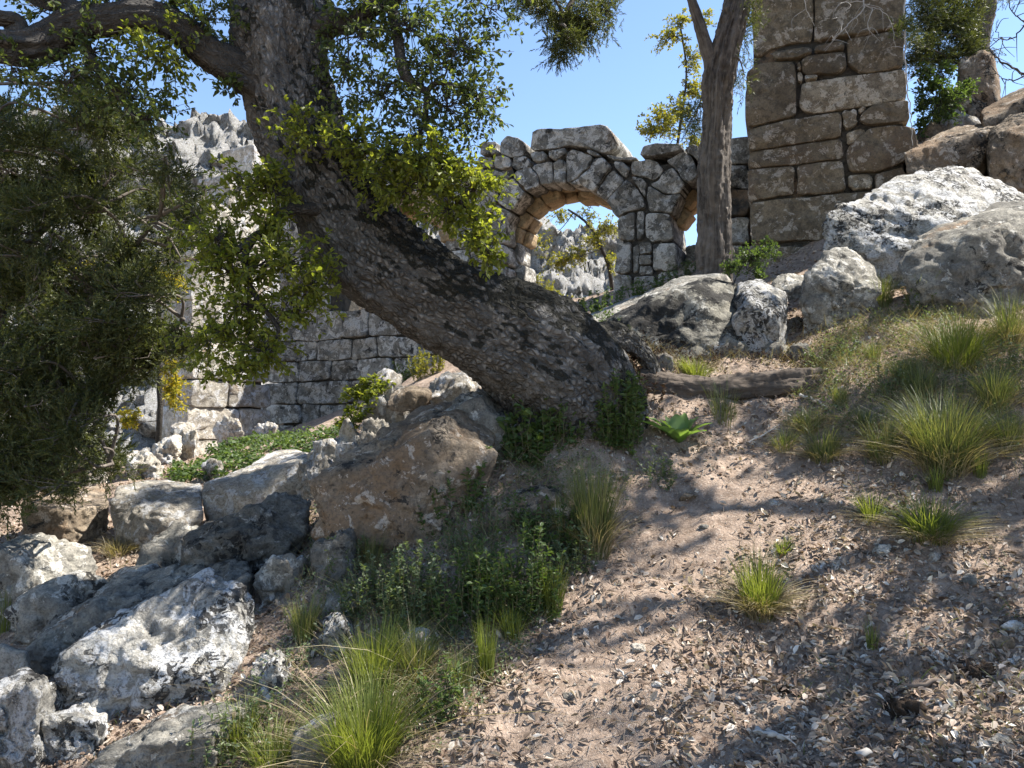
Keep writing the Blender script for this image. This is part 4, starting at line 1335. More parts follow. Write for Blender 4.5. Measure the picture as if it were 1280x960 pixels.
    for (dx, dy, dz, ln, rd) in [(.8, .3, .7, 2.0, .12), (-.6, .5, .8, 1.9, .12), (.5, -.5, .8, 1.7, .10), (.1, .9, .8, 1.8, .10), (1.0, .0, .25, 2.2, .10), (-.9, -.3, .5, 1.7, .09), (.9, .8, .4, 1.9, .09)]:
        grow(wood, tips, C[int(len(C) * r.uniform(.3, .98)) - 1], np.array([dx, dy, dz]), ln, rd, 3, r)
    TP = np.array([t[0] for t in tips])
    shade_clumps(wood, dark, TP, SHADE[SHADE[:, 0] < 1.6], 5)
    for (p, d) in tips:
        if r.random() < .3 or vnoise(p[None] * 1.1, 6)[0] < -.05: continue
        n = r.integers(14, 26)
        b = p + r.normal(size=(n, 3)) * .15
        b = b[~sun_gaps(b)]
        n = len(b)
        if n:
            leaf_mesh(dark, b, r.normal(size=(n, 3)) + d * .5, norm(r.normal(size=(n, 3)) * .6 + [0, 0, 1]), r.uniform(.05, .09, n), .6)
    tag(wood.build('twigs', M['branch_bark'], root), kind='stuff')
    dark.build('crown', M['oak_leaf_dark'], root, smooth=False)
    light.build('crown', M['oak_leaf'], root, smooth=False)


build_oak()


def juniper_crown(wood, leaves, src, blobs, density, L0, seed, gaps=False, k=16, lift=0.25, wid=.05):
    r = np.random.default_rng(seed)
    for (c, rad, n) in blobs:
        c = np.asarray(c, float)
        i = np.argmin(np.linalg.norm(src - c, axis=1))
        a = src[i]
        C = spline([a, (a + c) / 2 + r.normal(size=3) * .12 + [0, 0, .08], c], 6)
        wood.add(*tube(C, np.linspace(.016, .006, len(C)), 5))
        m = max(3, int(n / 14))
        for q in range(m):
            d = norm(r.normal(size=3))
            tip = c + d * rad * r.uniform(.3, 1) ** .5
            s0 = C[r.integers(len(C) // 2, len(C))]
            tw = spline([s0, (s0 + tip) / 2 + r.normal(size=3) * .04, tip], 2)
            wood.add(*tube(tw, np.linspace(.006, .002, len(tw)), 3))
            nn = int(14 * density * r.uniform(.7, 1.3))
            f = r.uniform(.15, 1.02, nn)[:, None]
            b = s0 + (tip - s0) * f + r.normal(size=(nn, 3)) * .07 * (np.linalg.norm(rad) / .5)
            if gaps:
                b = b[~sun_gaps(b)]
                nn = len(b)
                if not nn: continue
            ax = norm(tip - c) * .7 + r.normal(size=(nn, 3)) * .45 + [0, 0, lift]
            spray_mesh(leaves, b, ax, L0 * r.uniform(.6, 1.3, nn), k, int(r.integers(1 << 30)), wid)


def build_left_juniper():
    bx, by = -4.9, 6.9
    root = empty('juniper_tree', (bx, by, gz(bx, by) - .05))
    tag(root, 'dense dark juniper with drooping feathery branches over the sunlit rubble', 'tree')
    z0 = gz(bx, by) - .15
    _, C = limb('trunk', [np.array([bx, by, z0]), np.array([bx + .15, by, z0 + 1.3]), np.array([bx + .35, by - .1, z0 + 2.8]), np.array([bx + .3, by - .1, z0 + 4.6])], [.22, .18, .13, .05], M['juniper_bark'], root, 30, .03, 'string', .012, 4)
    src = [C]
    for pts, R in [([(30, 560, 6.7), (110, 500, 6.5), (180, 440, 6.4), (230, 400, 6.3)], (.05, .035, .02, .01)), ([(0, 470, 6.7), (90, 400, 6.5), (150, 330, 6.4), (200, 270, 6.3)], (.05, .035, .02, .01)), ([(-20, 350, 6.7), (60, 280, 6.6), (120, 200, 6.5), (130, 140, 6.5)], (.045, .03, .02, .01)), ([(0, 600, 6.6), (80, 590, 6.4), (140, 580, 6.3)], (.04, .025, .01)), ([(150, 330, 6.4), (135, 250, 6.4), (118, 160, 6.4)], (.02, .015, .008))]:
        q = [at(*p) for p in pts]
        j = np.argmin(np.linalg.norm(C - q[0] - [0, 0, -.3], axis=1))
        _, c = limb('limb', [C[j]] + q, [R[0] * 1.2] + list(R), M['juniper_bark'], root, 12, .03, 'string', .003, 6)
        src.append(c)
    src = np.concatenate(src)
    wood, leaves = Bag(), Bag()
    r = np.random.default_rng(31)
    poly = np.array([(-60, 130), (40, 150), (70, 175), (105, 120), (135, 110), (165, 165), (215, 215), (262, 290), (240, 345), (262, 400), (256, 470), (225, 520), (175, 560), (160, 600), (110, 585), (70, 625), (-60, 640)], float)
    def inside(x, y):
        n = len(poly); c = False; j = n - 1
        for i in range(n):
            if (poly[i, 1] > y) != (poly[j, 1] > y) and x < (poly[j, 0] - poly[i, 0]) * (y - poly[i, 1]) / (poly[j, 1] - poly[i, 1]) + poly[i, 0]: c = not c
            j = i
        return c
    blobs = []
    while len(blobs) < 230:
        x, y = r.uniform(-60, 250), r.uniform(100, 640)
        if not inside(x, y): continue
        if vnoise(np.array([[x / 45, y / 45, 3.3]]), 4)[0] > .45 - max(0, x - 100) / 420: continue
        d = r.uniform(5.7, 7.4)
        s = r.uniform(.14, .26)
        blobs.append((at(x, y, d), np.array([s, s, s * .85]), r.uniform(45, 105)))
    juniper_crown(wood, leaves, src, blobs, 1.5, .13, 33, k=14, wid=.075)
    tag(wood.build('twigs', M['juniper_bark'], root), kind='stuff')
    leaves.build('crown', M['juniper_leaf'], root, smooth=False)


def build_forked_tree():
    b = at(893, 360, 9.6)
    root = empty('juniper_tree', (b[0], b[1], gz(b[0], b[1]) - .1))
    tag(root, 'tall forked trunk with stringy grey bark beside the tower wall', 'tree')
    p = lambda *a: [PXS(v, 9.5) for v in a]
    _, C1 = limb('trunk', [(890, 385, 9.6), (893, 340, 9.6), (893, 280, 9.55), (892, 210, 9.5), (896, 150, 9.5), (898, 100, 9.5), (908, 55, 9.45), (920, 10, 9.4), (930, -50, 9.4), (925, -150, 9.4)], p(26, 22, 20, 19, 17, 19, 16, 15, 14, 10), M['juniper_bark'], root, 90, .02, 'string', .022, 8)
    _, C2 = limb('limb', [(893, 105, 9.5), (886, 70, 9.45), (877, 40, 9.4), (864, 0, 9.35), (850, -60, 9.3), (830, -120, 9.2)], p(9, 8, 6.5, 6, 5, 4), M['juniper_bark'], root, 24, .03, 'string', .008, 9)
    _, C3 = limb('limb', [(880, -20, 9.0), (820, -55, 8.6), (760, -40, 8.2), (720, -5, 8.0), (700, 30, 7.9)], p(4, 4, 3.5, 3, 2), M['juniper_bark'], root, 14, .03, 'string', .004, 10)
    src = np.concatenate([C1[len(C1) // 2:], C2, C3])
    wood, leaves = Bag(), Bag()
    bl = []
    for (x, y, rx, ry, d, n) in [(680, 12, 36, 22, 8.0, 130), (720, 22, 40, 26, 8.0, 190), (745, 8, 30, 24, 8.1, 100), (700, 52, 26, 18, 7.9, 120), (715, 68, 16, 12, 7.9, 60), (650, 2, 24, 14, 8.0, 70), (735, 45, 24, 14, 8.0, 70), (690, -10, 60, 16, 8.1, 120), (765, 20, 12, 22, 8.0, 24)]:
        bl.append((at(x, y, d), np.array([PXS(rx, d), .3, PXS(ry, d)]), n))
    juniper_crown(wood, leaves, src, bl, 2.8, .12, 43, k=14, lift=-.3, wid=.07)
    # leafy ivy-like growth by the fork and the crown above the picture
    bl = [(at(x, y, d), np.array([PXS(rx, d), .3, PXS(ry, d)]), n) for (x, y, rx, ry, d, n) in [(926, 40, 12, 40, 9.6, 110), (868, 150, 18, 26, 9.8, 120), (930, 90, 8, 24, 9.6, 50), (880, 120, 12, 16, 9.8, 50), (945, 15, 14, 22, 9.5, 70)]]
    r = np.random.default_rng(44)
    for i in range(46):
        c = at(900, -170, 9.4) + r.normal(size=3) * [1.5, 1.1, .6] + [0, 0, .4]
        if c[2] < 6.9: continue
        bl.append((c, np.full(3, r.uniform(.25, .4)), 60))
    juniper_crown(wood, leaves, src, bl, 1.5, .17, 45, gaps=True, k=14)
    tag(wood.build('twigs', M['juniper_bark'], root), kind='stuff')
    leaves.build('crown', M['juniper_leaf'], root, smooth=False)


def build_tower_juniper():
    b = at(1225, 140, 12.6)
    root = empty('juniper_tree', (b[0], b[1], gz(b[0], b[1]) - .1))
    tag(root, 'feathery green juniper growing behind the top of the tower wall', 'tree')
    _, C = limb('trunk', [np.array([b[0], b[1], gz(b[0], b[1]) - .2]), at(1222, 60, 12.5), at(1232, 10, 12.4), at(1240, -60, 12.3), at(1230, -160, 12.3)], [.2, .17, .15, .12, .06], M['juniper_bark'], root, 30, .04, 'string', .015, 12)
    wood, leaves = Bag(), Bag()
    bl = []
    for (x, y, rx, ry, d, n) in [(1150, 20, 26, 30, 11.6, 130), (1185, 30, 34, 36, 11.8, 200), (1215, 20, 26, 32, 12, 130), (1165, 62, 26, 22, 11.7, 110), (1200, 70, 24, 18, 12, 90), (1145, 60, 14, 16, 11.5, 40), (1170, -10, 50, 20, 11.8, 130), (1120, 45, 16, 10, 10.6, 30), (1140, 75, 10, 10, 11.4, 24), (1230, 60, 10, 20, 12, 30)]:
        bl.append((at(x, y, d), np.array([PXS(rx, d), .4, PXS(ry, d)]), n))
    r = np.random.default_rng(54)
    for i in range(40):
        c = at(1220, -190, 12.2) + r.normal(size=3) * [1.4, 1.2, .9]
        if c[2] < 9.2: continue
        bl.append((c, np.full(3, r.uniform(.3, .5)), 22))
    juniper_crown(wood, leaves, np.asarray(C), bl, 5.0, .15, 53, gaps=True, k=13, wid=.07)
    tag(wood.build('twigs', M['juniper_bark'], root), kind='stuff')
    leaves.build('crown', M['juniper_leaf'], root, smooth=False)


def build_shade_oak(loc, seed, label, h=4.2, dens=.5, sel=None):
    root = empty('oak_tree', (loc[0], loc[1], gz(*loc) - .1))
    tag(root, label, 'tree')
    r = np.random.default_rng(seed)
    z = gz(*loc) - .15
    _, C = limb('trunk', [np.array([loc[0], loc[1], z]), np.array([loc[0] - .1, loc[1], z + h * .4]), np.array([loc[0] + .1, loc[1] + .1, z + h * .8]), np.array([loc[0], loc[1], z + h * 1.1])], [.22, .18, .14, .08], M['branch_bark'], root, 24, .06, 'string', .012, seed)
    wood, leaves, tips = Bag(), Bag(), []
    for k in range(9):
        a = k * 2.4 + r.uniform(-.3, .3)
        grow(wood, tips, C[int(len(C) * r.uniform(.5, .98))], np.array([math.cos(a), math.sin(a), r.uniform(.2, .9)]), r.uniform(1.3, 1.9), .07, 3, r)
    if sel is not None:
        shade_clumps(wood, leaves, np.array([t[0] for t in tips]), sel, seed)
    for (p, d) in tips:
        if r.random() > dens or vnoise(p[None] * 1.1, 6)[0] < -.05: continue
        n = r.integers(14, 26)
        b = p + r.normal(size=(n, 3)) * .15
        b = b[~sun_gaps(b)]
        n = len(b)
        if n:
            leaf_mesh(leaves, b, r.normal(size=(n, 3)), norm(r.normal(size=(n, 3)) * .6 + [0, 0, 1]), r.uniform(.05, .09, n), .6)
    tag(wood.build('twigs', M['branch_bark'], root), kind='stuff')
    leaves.build('crown', M['oak_leaf_dark'], root, smooth=False)


def build_background_tree(name, base, label, blobs, mat, trunk, seed, lsize=.06, nl=16, rr=.05):
    """small leafy tree or bush behind the wall; blobs (px,py,rx,ry,d,n)"""
    root = empty(name, base)
    tag(root, label, 'tree' if 'tree' in name else 'bush')
    q = [np.array([base[0], base[1], base[2] - .1])] + [at(*t) for t in trunk]
    _, C = limb('trunk', q, np.linspace(rr, rr * .35, len(q)), M['branch_bark'], root, 10, .08, 'string', .006, seed)
    wood, leaves = Bag(), Bag()
    for i, (x, y, rx, ry, d, n) in enumerate(blobs):
        twig_cluster(wood, leaves, C, at(x, y, d), np.array([PXS(rx, d), PXS(max(rx, ry), d) * .8, PXS(ry, d)]), int(n * 3.2), nl, lsize, seed * 50 + i, droop=-.1)
    tag(wood.build('twigs', M['branch_bark'], root), kind='stuff')
    leaves.build('crown', M[mat], root, smooth=False)


def base_at(px, d):
    p = at(px, 480, d)
    return np.array([p[0], p[1], gz(p[0], p[1]) - .05])


build_left_juniper()
build_forked_tree()
build_tower_juniper()
build_shade_oak((6.6, 5.6), 71, 'oak standing outside the path whose crown dapples the ground with shade', 4.6, .55, SHADE[(SHADE[:, 0] >= 1.6) & (SHADE[:, 1] >= 4.6)])
build_shade_oak((5.9, 2.6), 72, 'oak beside the lower path that shades the leaf litter', 4.4, .55, SHADE[(SHADE[:, 0] >= 1.6) & (SHADE[:, 1] < 4.6)])
build_background_tree('young_tree', base_at(845, 19), 'yellow green young tree rising above the wall behind the capstone', [(825, 155, 26, 22, 18.5, 22), (850, 140, 24, 20, 18.8, 16), (835, 50, 26, 16, 19, 14), (865, 75, 18, 22, 19, 12), (865, 115, 16, 16, 19, 12), (850, 25, 20, 12, 19, 8), (810, 165, 14, 12, 18.5, 8), (880, 25, 14, 16, 19, 6), (870, 180, 20, 14, 19, 10)], 'yellow_leaf', [(840, 250, 18.8), (850, 160, 18.8), (858, 90, 19), (850, 30, 19)], 81, .075)
build_background_tree('young_tree', base_at(770, 18), 'slender yellow green tree seen through the open arch', [(742, 300, 18, 20, 17.5, 14), (715, 325, 20, 14, 17.5, 14), (690, 330, 18, 14, 17.5, 10), (700, 270, 20, 10, 18, 9), (760, 285, 14, 16, 17.5, 10), (765, 330, 10, 20, 17.5, 8), (735, 270, 16, 9, 18, 6), (675, 305, 12, 8, 17.5, 5)], 'yellow_leaf', [(764, 350, 17.5), (752, 310, 17.5), (735, 280, 17.8), (710, 262, 18)], 82, .055)
build_background_tree('bush', base_at(690, 17), 'bright yellow green bush at the foot of the open arch', [(688, 372, 24, 18, 16.6, 22), (670, 388, 16, 12, 16.4, 10), (705, 385, 18, 14, 16.6, 12), (690, 395, 30, 10, 16.4, 14), (668, 350, 10, 10, 16.6, 5)], 'yellow_leaf', [(690, 400, 16.6), (688, 370, 16.6)], 83, .05)
build_background_tree('bush', base_at(195, 11.5), 'yellow flowering broom behind the juniper', [(200, 350, 26, 22, 11, 22), (180, 345, 14, 14, 11, 8), (215, 360, 18, 20, 11, 10), (120, 345, 20, 18, 11.4, 10), (220, 490, 14, 30, 11, 14), (215, 460, 12, 16, 11, 7), (160, 525, 16, 14, 11, 9), (60, 370, 20, 16, 11.4, 8), (70, 330, 16, 16, 11.4, 6)], 'broom', [(200, 520, 11.3), (198, 420, 11.2), (200, 350, 11)], 84, .05, 18)
build_background_tree('bush', base_at(910, 8.6), 'bright little bush growing at the foot of the forked trunk', [(935, 325, 24, 16, 8.7, 18), (955, 312, 14, 12, 8.8, 8), (915, 335, 16, 10, 8.6, 8), (950, 345, 10, 8, 8.6, 5), (970, 318, 10, 8, 9, 4)], 'weed', [(920, 345, 8.6), (938, 325, 8.7)], 85, .035, 14, .012)
build_background_tree('bush', base_at(1185, 12), 'glossy leafed shrub among the rubble behind the tower', [(1165, 110, 22, 14, 11.4, 16), (1190, 122, 22, 14, 11.3, 14), (1150, 95, 14, 14, 11.4, 9), (1210, 110, 12, 12, 11.4, 8), (1155, 135, 18, 12, 11.4, 12), (1185, 145, 20, 10, 11.3, 10), (1150, 160, 14, 14, 11.4, 8), (1175, 90, 18, 10, 11.6, 8)], 'weed', [(1180, 140, 11.8), (1178, 115, 11.5)], 86, .055, 12, .02)


def bare_branch(name, label, lines, R, mat, cat, twigs=0, seed=0):
    """dead branch: first line is the stem"""
    bag = Bag()
    r = np.random.default_rng(seed)
    allp = []
    for i, ln in enumerate(lines):
        C = spline([at(*p) for p in ln], 8)
        C[1:-1] += r.normal(size=(len(C) - 2, 3)) * R * .5
        allp.append(C)
        r0 = R if i == 0 else R * .55
        bag.add(*tube(C, np.linspace(r0, r0 * .35, len(C)), 5))
    C = np.concatenate(allp)
    for k in range(twigs):
        p = C[r.integers(len(C))]
        d = norm(r.normal(size=3) + [0, 0, -.3])
        l = r.uniform(.1, .35)
        q = spline([p, p + d * l * .5 + r.normal(size=3) * .03, p + d * l + [0, 0, -.05]], 4)
        bag.add(*tube(q, np.linspace(R * .35, R * .15, len(q)), 3))
    o = bag.build(name, M[mat], origin=C[0])
    return tag(o, label, cat)


bare_branch('dead_branch', 'pale dead twig hanging down the edge of the tower wall', [[(1128, -30, 10.4), (1131, 30, 10.4), (1133, 90, 10.35), (1138, 140, 10.35), (1141, 182, 10.3)]], .014, 'dead_wood', 'branch', 6, 3)
bare_branch('dead_branch', 'tangle of bare grey twigs hanging over the top of the tower face', [[(1060, -40, 10.3), (1080, 5, 10.2), (1060, 30, 10.2), (1040, 50, 10.2)], [(1080, 5, 10.2), (1110, 20, 10.2), (1120, 60, 10.2)], [(1000, -30, 10.3), (1008, 10, 10.3), (1018, 32, 10.3)], [(1080, 2, 10.2), (1050, 5, 10.2), (1040, 22, 10.2)], [(1090, 10, 10.2), (1085, 35, 10.2), (1100, 52, 10.2)]], .012, 'dead_wood', 'branch', 26, 4)
bare_branch('dead_branch', 'dark leafless branches crossing the sky above the rounded boulder', [[(1330, 120, 10.5), (1280, 92, 10.6), (1250, 75, 10.7), (1236, 60, 10.8)], [(1330, 60, 10.5), (1285, 30, 10.6), (1262, 10, 10.6), (1255, -30, 10.6)], [(1290, 95, 10.6), (1262, 100, 10.6), (1245, 92, 10.6)], [(1285, 30, 10.6), (1260, 50, 10.6), (1244, 40, 10.6)], [(1330, 20, 10.5), (1290, 5, 10.5), (1270, -20, 10.5)]], .022, 'branch_bark', 'branch', 44, 5)

# ------------------------------------------------------------------ log, roots
OAK = [o for o in bpy.data.objects if o.name == 'oak_tree'][0]


def build_log():
    P = [hit(795, 498) * 0 + at(795, 484, 6.95), at(840, 490, 6.95), at(890, 493, 6.95), at(940, 488, 7.0), at(990, 482, 7.05), at(1035, 474, 7.1)]
    V, F, uv, C = bark_tube(P, [PXS(a, 7) for a in (24, 22, 21, 20, 19, 12)], 60, .012, 'string', .016, 4)
    o = mk('fallen_log', V, F, M['log_bark'], origin=P[0], uv=uv)
    tag(o, 'dark fallen log lying across the bank beside the oak base', 'log')
    for i, (pts, r0) in enumerate([([(715, 440, 6.2), (760, 418, 6.6), (790, 430, 6.8), (812, 455, 6.9), (820, 480, 6.9)], .12), ([(740, 490, 6.2), (775, 500, 6.3), (800, 492, 6.6)], .13), ([(730, 470, 6.15), (765, 470, 6.3), (790, 492, 6.4), (800, 520, 6.4)], .12)]):
        V, F, uv, C = bark_tube([at(*p) for p in pts], np.linspace(r0, r0 * .5, len(pts)), 40, .014, 'string', .016, 40 + i)
        mk('root', V, F, M['oak_bark'], OAK, uv=uv)


build_log()

# ------------------------------------------------------------------ grass, weeds, litter
def tuft(px, py, wpx, hpx, label, mat='grass', n=380, seed=0, straw=.0, group=None, upright=.5, long=0, bw=.0042):
    b = hit(px, py)
    d = b[1]
    R, H = PXS(wpx, d) / 2, PXS(hpx, d)
    r = np.random.default_rng(seed)
    root = empty('grass_tuft', b - [0, 0, .01])
    tag(root, label, 'grass tuft', group)
    def blades(n, H, R, w, lean0, lean1, root_r, mat, name):
        a = r.uniform(0, 6.283, n)
        rr = root_r * np.sqrt(r.uniform(0, 1, n))
        xy = b[:2] + np.c_[np.cos(a) * rr, np.sin(a) * rr]
        P0 = np.c_[xy, ground_z(xy) - .012]
        az = a + r.normal(size=n) * .5
        out = np.c_[np.cos(az), np.sin(az), np.zeros(n)]
        h = H * r.uniform(.55, 1.1, n)
        lean = r.uniform(lean0, lean1, n) * (R / H)
        S = 5
        t = np.linspace(0, 1, S)
        cur = P0[:, None] + out[:, None] * (h * lean)[:, None, None] * (t ** 1.6)[None, :, None]
        cur[..., 2] += h[:, None] * (t - .33 * np.clip(lean, 0, 1.3)[:, None] * t ** 2.4)[:, :]
        sd = norm(np.c_[-out[:, 1], out[:, 0], r.normal(size=n) * .4])
        ww = (w * r.uniform(.7, 1.3, n))[:, None, None] * np.array([1, .95, .8, .5, .06])[None, :, None]
        V = np.stack([cur - sd[:, None] * ww, cur + sd[:, None] * ww], 2).reshape(-1, 3)
        k = np.arange(n)[:, None, None] * (2 * S)
        q = np.arange(S - 1)[None, :, None] * 2
        F = (k + q + np.array([0, 1, 3, 2])[None, None]).reshape(-1, 4)
        mk(name, V, F, M[mat], root)
    blades(int(n * (1 - straw * .4)), H, R, bw / 2, .1, 1.35 - .6 * upright, R * .42, mat, 'blades')
    if straw:
        blades(int(n * straw), H * .62, R * 1.25, bw / 2, .6, 1.5, R * .45, 'straw', 'dry_blades')
    if long:
        blades(long, H * 1.8, R * 2.6, bw * .42, .8, 1.9, R * .3, 'straw', 'seed_stalks')
    return root


def weed(px, py, wpx, hpx, label, nst=26, mat='weed', lsize=.028, seed=0, nleaf=20, group=None, cat='weed', lw=.5):
    b = hit(px, py)
    d = b[1]
    R, H = PXS(wpx, d) / 2, PXS(hpx, d)
    r = np.random.default_rng(seed)
    root = empty('weed_plant', b - [0, 0, .01])
    tag(root, label, cat, group)
    st, lf = Bag(), Bag()
    for k in range(int(nst * 1.5)):
        a = r.uniform(0, 6.28)
        rr = R * .8 * math.sqrt(r.random())
        p = np.array([b[0] + math.cos(a) * rr, b[1] + math.sin(a) * rr * .6, 0])
        p[2] = gz(p[0], p[1]) - .01
        h = H * r.uniform(.5, 1.1) * (1.05 - .55 * (rr / max(R, 1e-3)) ** 2)
        e = p + [math.cos(a) * R * .35 * r.random(), math.sin(a) * R * .3 * r.random(), h]
        C = spline([p, (p + e) / 2 + r.normal(size=3) * .02, e], 3)
        st.add(*tube(C, np.linspace(.0028, .0012, len(C)), 3))
        n = int(nleaf * 1.3 * r.uniform(.7, 1.3))
        f = r.uniform(.08, 1, n) * (len(C) - 1)
        i0 = f.astype(int).clip(0, len(C) - 2)
        bb = C[i0] + (C[i0 + 1] - C[i0]) * (f - i0)[:, None]
        td = r.normal(size=(n, 3)) * [1, 1, .35] + [0, 0, .45]
        leaf_mesh(lf, bb, td, norm(r.normal(size=(n, 3)) * .5 + [0, 0, 1]), lsize * r.uniform(.6, 1.3, n), lw)
    st.build('stems', M['stem'], root)
    lf.build('foliage', M[mat], root, smooth=False)
    return root


def build_plants():
    t = tuft
    t(455, 965, 165, 120, 'big bright grass tuft with long straw stalks beside the bleached stone', n=1100, seed=1, straw=.2, long=44, upright=.3)
    t(468, 868, 115, 92, 'rounded bright grass tuft below the small white rock', n=700, seed=2, straw=.25, upright=.4)
    t(608, 850, 46, 80, 'upright bright grass clump at the edge of the bare path', n=150, seed=3, upright=1.1)
    t(575, 870, 60, 60, 'thin grass clump between the round tuft and the path', 'grass_dull', n=110, seed=4, upright=1)
    t(742, 690, 95, 120, 'thick shaded grass clump in front of the pinkish rock', 'grass_dull', n=800, seed=5, straw=.35, upright=.6)
    t(950, 768, 95, 84, 'bright grass tuft with straw skirt alone on the bare path', n=620, seed=6, straw=1.1, upright=.6)
    t(1160, 672, 120, 58, 'wide sunlit grass tuft with a small stone below it', n=620, seed=7, straw=.7, upright=.4)
    t(1090, 650, 56, 42, 'little yellow green tuft touching the wide sunlit one', n=220, seed=8, straw=.5)
    t(1180, 580, 150, 100, 'large dull green grass mound on the bank', 'grass_dull', n=1200, seed=9, straw=.35, upright=.3)
    t(1105, 575, 80, 60, 'sparse dry grass clump beside the large mound', 'grass_dull', n=360, seed=10, straw=.5)
    t(1030, 575, 80, 50, 'flattened dry grass clump fringing the leaf litter', 'grass_dull', n=360, seed=11, straw=.5)
    t(1195, 462, 130, 80, 'tall grass clump at the foot of the dark faced boulder', n=800, seed=12, straw=.2, long=14)
    t(1130, 475, 60, 40, 'small grass clump on the bank under the tall one', 'grass_dull', n=260, seed=13, straw=.3)
    t(1225, 598, 40, 40, 'small bright tuft beneath the large grass mound', n=110, seed=14, upright=.9)
    t(1170, 612, 36, 34, 'tiny bright tuft between the mound and the wide tuft', n=90, seed=15, upright=.9)
    t(1260, 560, 70, 50, 'dull tuft beyond the large mound on the bank', 'grass_dull', n=360, seed=16, straw=.4)
    t(1018, 408, 40, 32, 'small bright tuft beside the low flat rocks', n=180, seed=17)
    t(868, 472, 70, 30, 'bright low grass growing along the fallen log', n=360, seed=18, upright=.8)
    t(1100, 385, 70, 46, 'shaded grass clump between the two toned boulder and the dark one', 'grass_dull', n=320, seed=19)
    t(1262, 430, 70, 70, 'pale dry grass clump beyond the tall clump', 'grass_dull', n=420, seed=20, straw=.6, long=10)
    t(690, 770, 60, 66, 'shaded green grass clump at the edge of the trampled path', n=260, seed=21, upright=.9)
    t(1092, 450, 44, 30, 'tiny tuft among dark earth below the shaded clump', 'grass_dull', n=160, seed=22)
    t(380, 800, 60, 60, 'shaded grass clump between rounded boulder and white rock', 'grass_dull', n=260, seed=23)
    t(980, 692, 40, 20, 'low green tuft just uphill of the straw skirted one', n=140, seed=24)
    t(465, 710, 50, 50, 'straw based grass clump under the brown block', 'grass_dull', n=300, seed=25, straw=.5)
    t(1090, 812, 30, 40, 'wispy seedling grass among dead twigs on the path', n=36, seed=26, upright=1)
    t(905, 525, 70, 50, 'shaded upright stalks growing under the log', 'grass_dull', n=110, seed=27, upright=1.1)
    t(300, 930, 90, 60, 'dark green grass clump below the pitted boulder', n=260, seed=28)
    t(1050, 510, 40, 36, 'small green tuft at the thin end of the log', 'grass_dull', n=160, seed=29)
    t(340, 960, 100, 60, 'low grass sprawling beside the flat bluish rock', n=260, seed=30, straw=.3)
    t(150, 690, 80, 24, 'dry yellow grass patch in the sunlit hollow', 'straw', n=300, seed=31)
    t(8, 790, 40, 60, 'green grass blades behind the blocky pale boulder', n=140, seed=32)
    w = weed
    w(645, 770, 120, 105, 'tall soft green weeds in shade beside the path', 46, 'weed', .036, 1, 24)
    w(520, 782, 86, 95, 'grey green leafy weeds below the tilted block', 34, 'weed_grey', .034, 2, 24)
    w(560, 655, 120, 90, 'dark leafy shrub against the brown block', 40, 'weed', .04, 3, 26)
    w(768, 560, 86, 100, 'bright leafy bush at the oak base', 70, 'weed', .045, 4, 30)
    w(662, 580, 72, 74, 'broad leaved dark seedling under the trunk', 22, 'weed', .06, 5, 12, lw=.7)
    w(550, 900, 60, 80, 'thin green weed stems between the grass tufts', 14, 'weed', .03, 6, 14)
    w(290, 950, 130, 90, 'scrawny grey green weeds below the pitted boulder', 22, 'weed_grey', .026, 7, 18)
    w(430, 720, 60, 60, 'pale grey weed by the dark hollow under the block', 18, 'weed_grey', .03, 8, 18)
    w(600, 690, 90, 70, 'sparse dry looking weeds on the shaded bank', 22, 'weed_grey', .026, 9, 16)
    w(715, 720, 60, 60, 'soft shaded weeds beside the thick grass clump', 16, 'weed_grey', .03, 10, 18)
    w(820, 600, 60, 40, 'low withered weeds under the rosette plant', 14, 'weed_grey', .024, 11, 14)
    w(770, 430, 70, 30, 'small grey herbs below the black patched boulder', 14, 'weed_grey', .028, 12, 14)
    w(1160, 395, 60, 40, 'small leafy herbs between boulders above the grass', 14, 'weed', .028, 13, 14)
    w(1250, 470, 60, 50, 'dry grey herb clump beside the tall grass', 16, 'weed_grey', .026, 14, 16)
    w(660, 650, 70, 40, 'low dark herbs beside the pinkish rock', 16, 'weed', .028, 15, 16)
    w(740, 415, 80, 34, 'dark low shrub behind the oak base', 22, 'weed', .034, 16, 18)

    w(745, 400, 90, 40, 'dark shrub filling the gap between trunk and sloping slab', 30, 'weed', .04, 17, 20)
    w(800, 375, 80, 30, 'low dark bushes along the upper side of the sloping slab', 26, 'weed', .04, 18, 20)
    w(850, 350, 60, 24, 'dry herbs at the foot of the arch pier', 20, 'weed_grey', .04, 19, 18)
    w(700, 560, 60, 60, 'dark leafy seedlings right at the oak root', 22, 'weed', .045, 20, 16)
    w(480, 660, 60, 70, 'thin herbs growing up the brown face of the block', 18, 'weed', .032, 21, 18)
    w(1180, 190, 90, 30, 'dry tangled herbs between the leaning wall block and the shrub', 30, 'weed_grey', .05, 22, 18)
    w(1235, 330, 80, 40, 'green herbs in the gap between the long and the dark boulder', 20, 'weed', .035, 23, 16)
    w(1120, 500, 80, 50, 'straggling herbs amid the bank grasses', 20, 'weed_grey', .03, 24, 16)
    w(1040, 455, 70, 34, 'brown green herbs at the thin end of the log', 20, 'weed_grey', .028, 25, 16)

    w(750, 520, 90, 60, 'dark reddish dead growth tangled round the oak roots', 40, 'dark_dead', .035, 31, 24)
    w(765, 470, 80, 46, 'reddish brown dead tangle on top of the root mound', 40, 'dark_dead', .035, 32, 24)
    w(800, 500, 60, 40, 'dark dry tangle where the log meets the roots', 24, 'dark_dead', .03, 33, 18)
    t(1245, 510, 80, 60, 'shaggy dull grass clump above the large mound', 'grass_dull', n=420, seed=41, straw=.4)
    t(1150, 500, 70, 50, 'pale bank grass between the mound and the tall clump', 'grass_dull', n=360, seed=42, straw=.5, long=6)
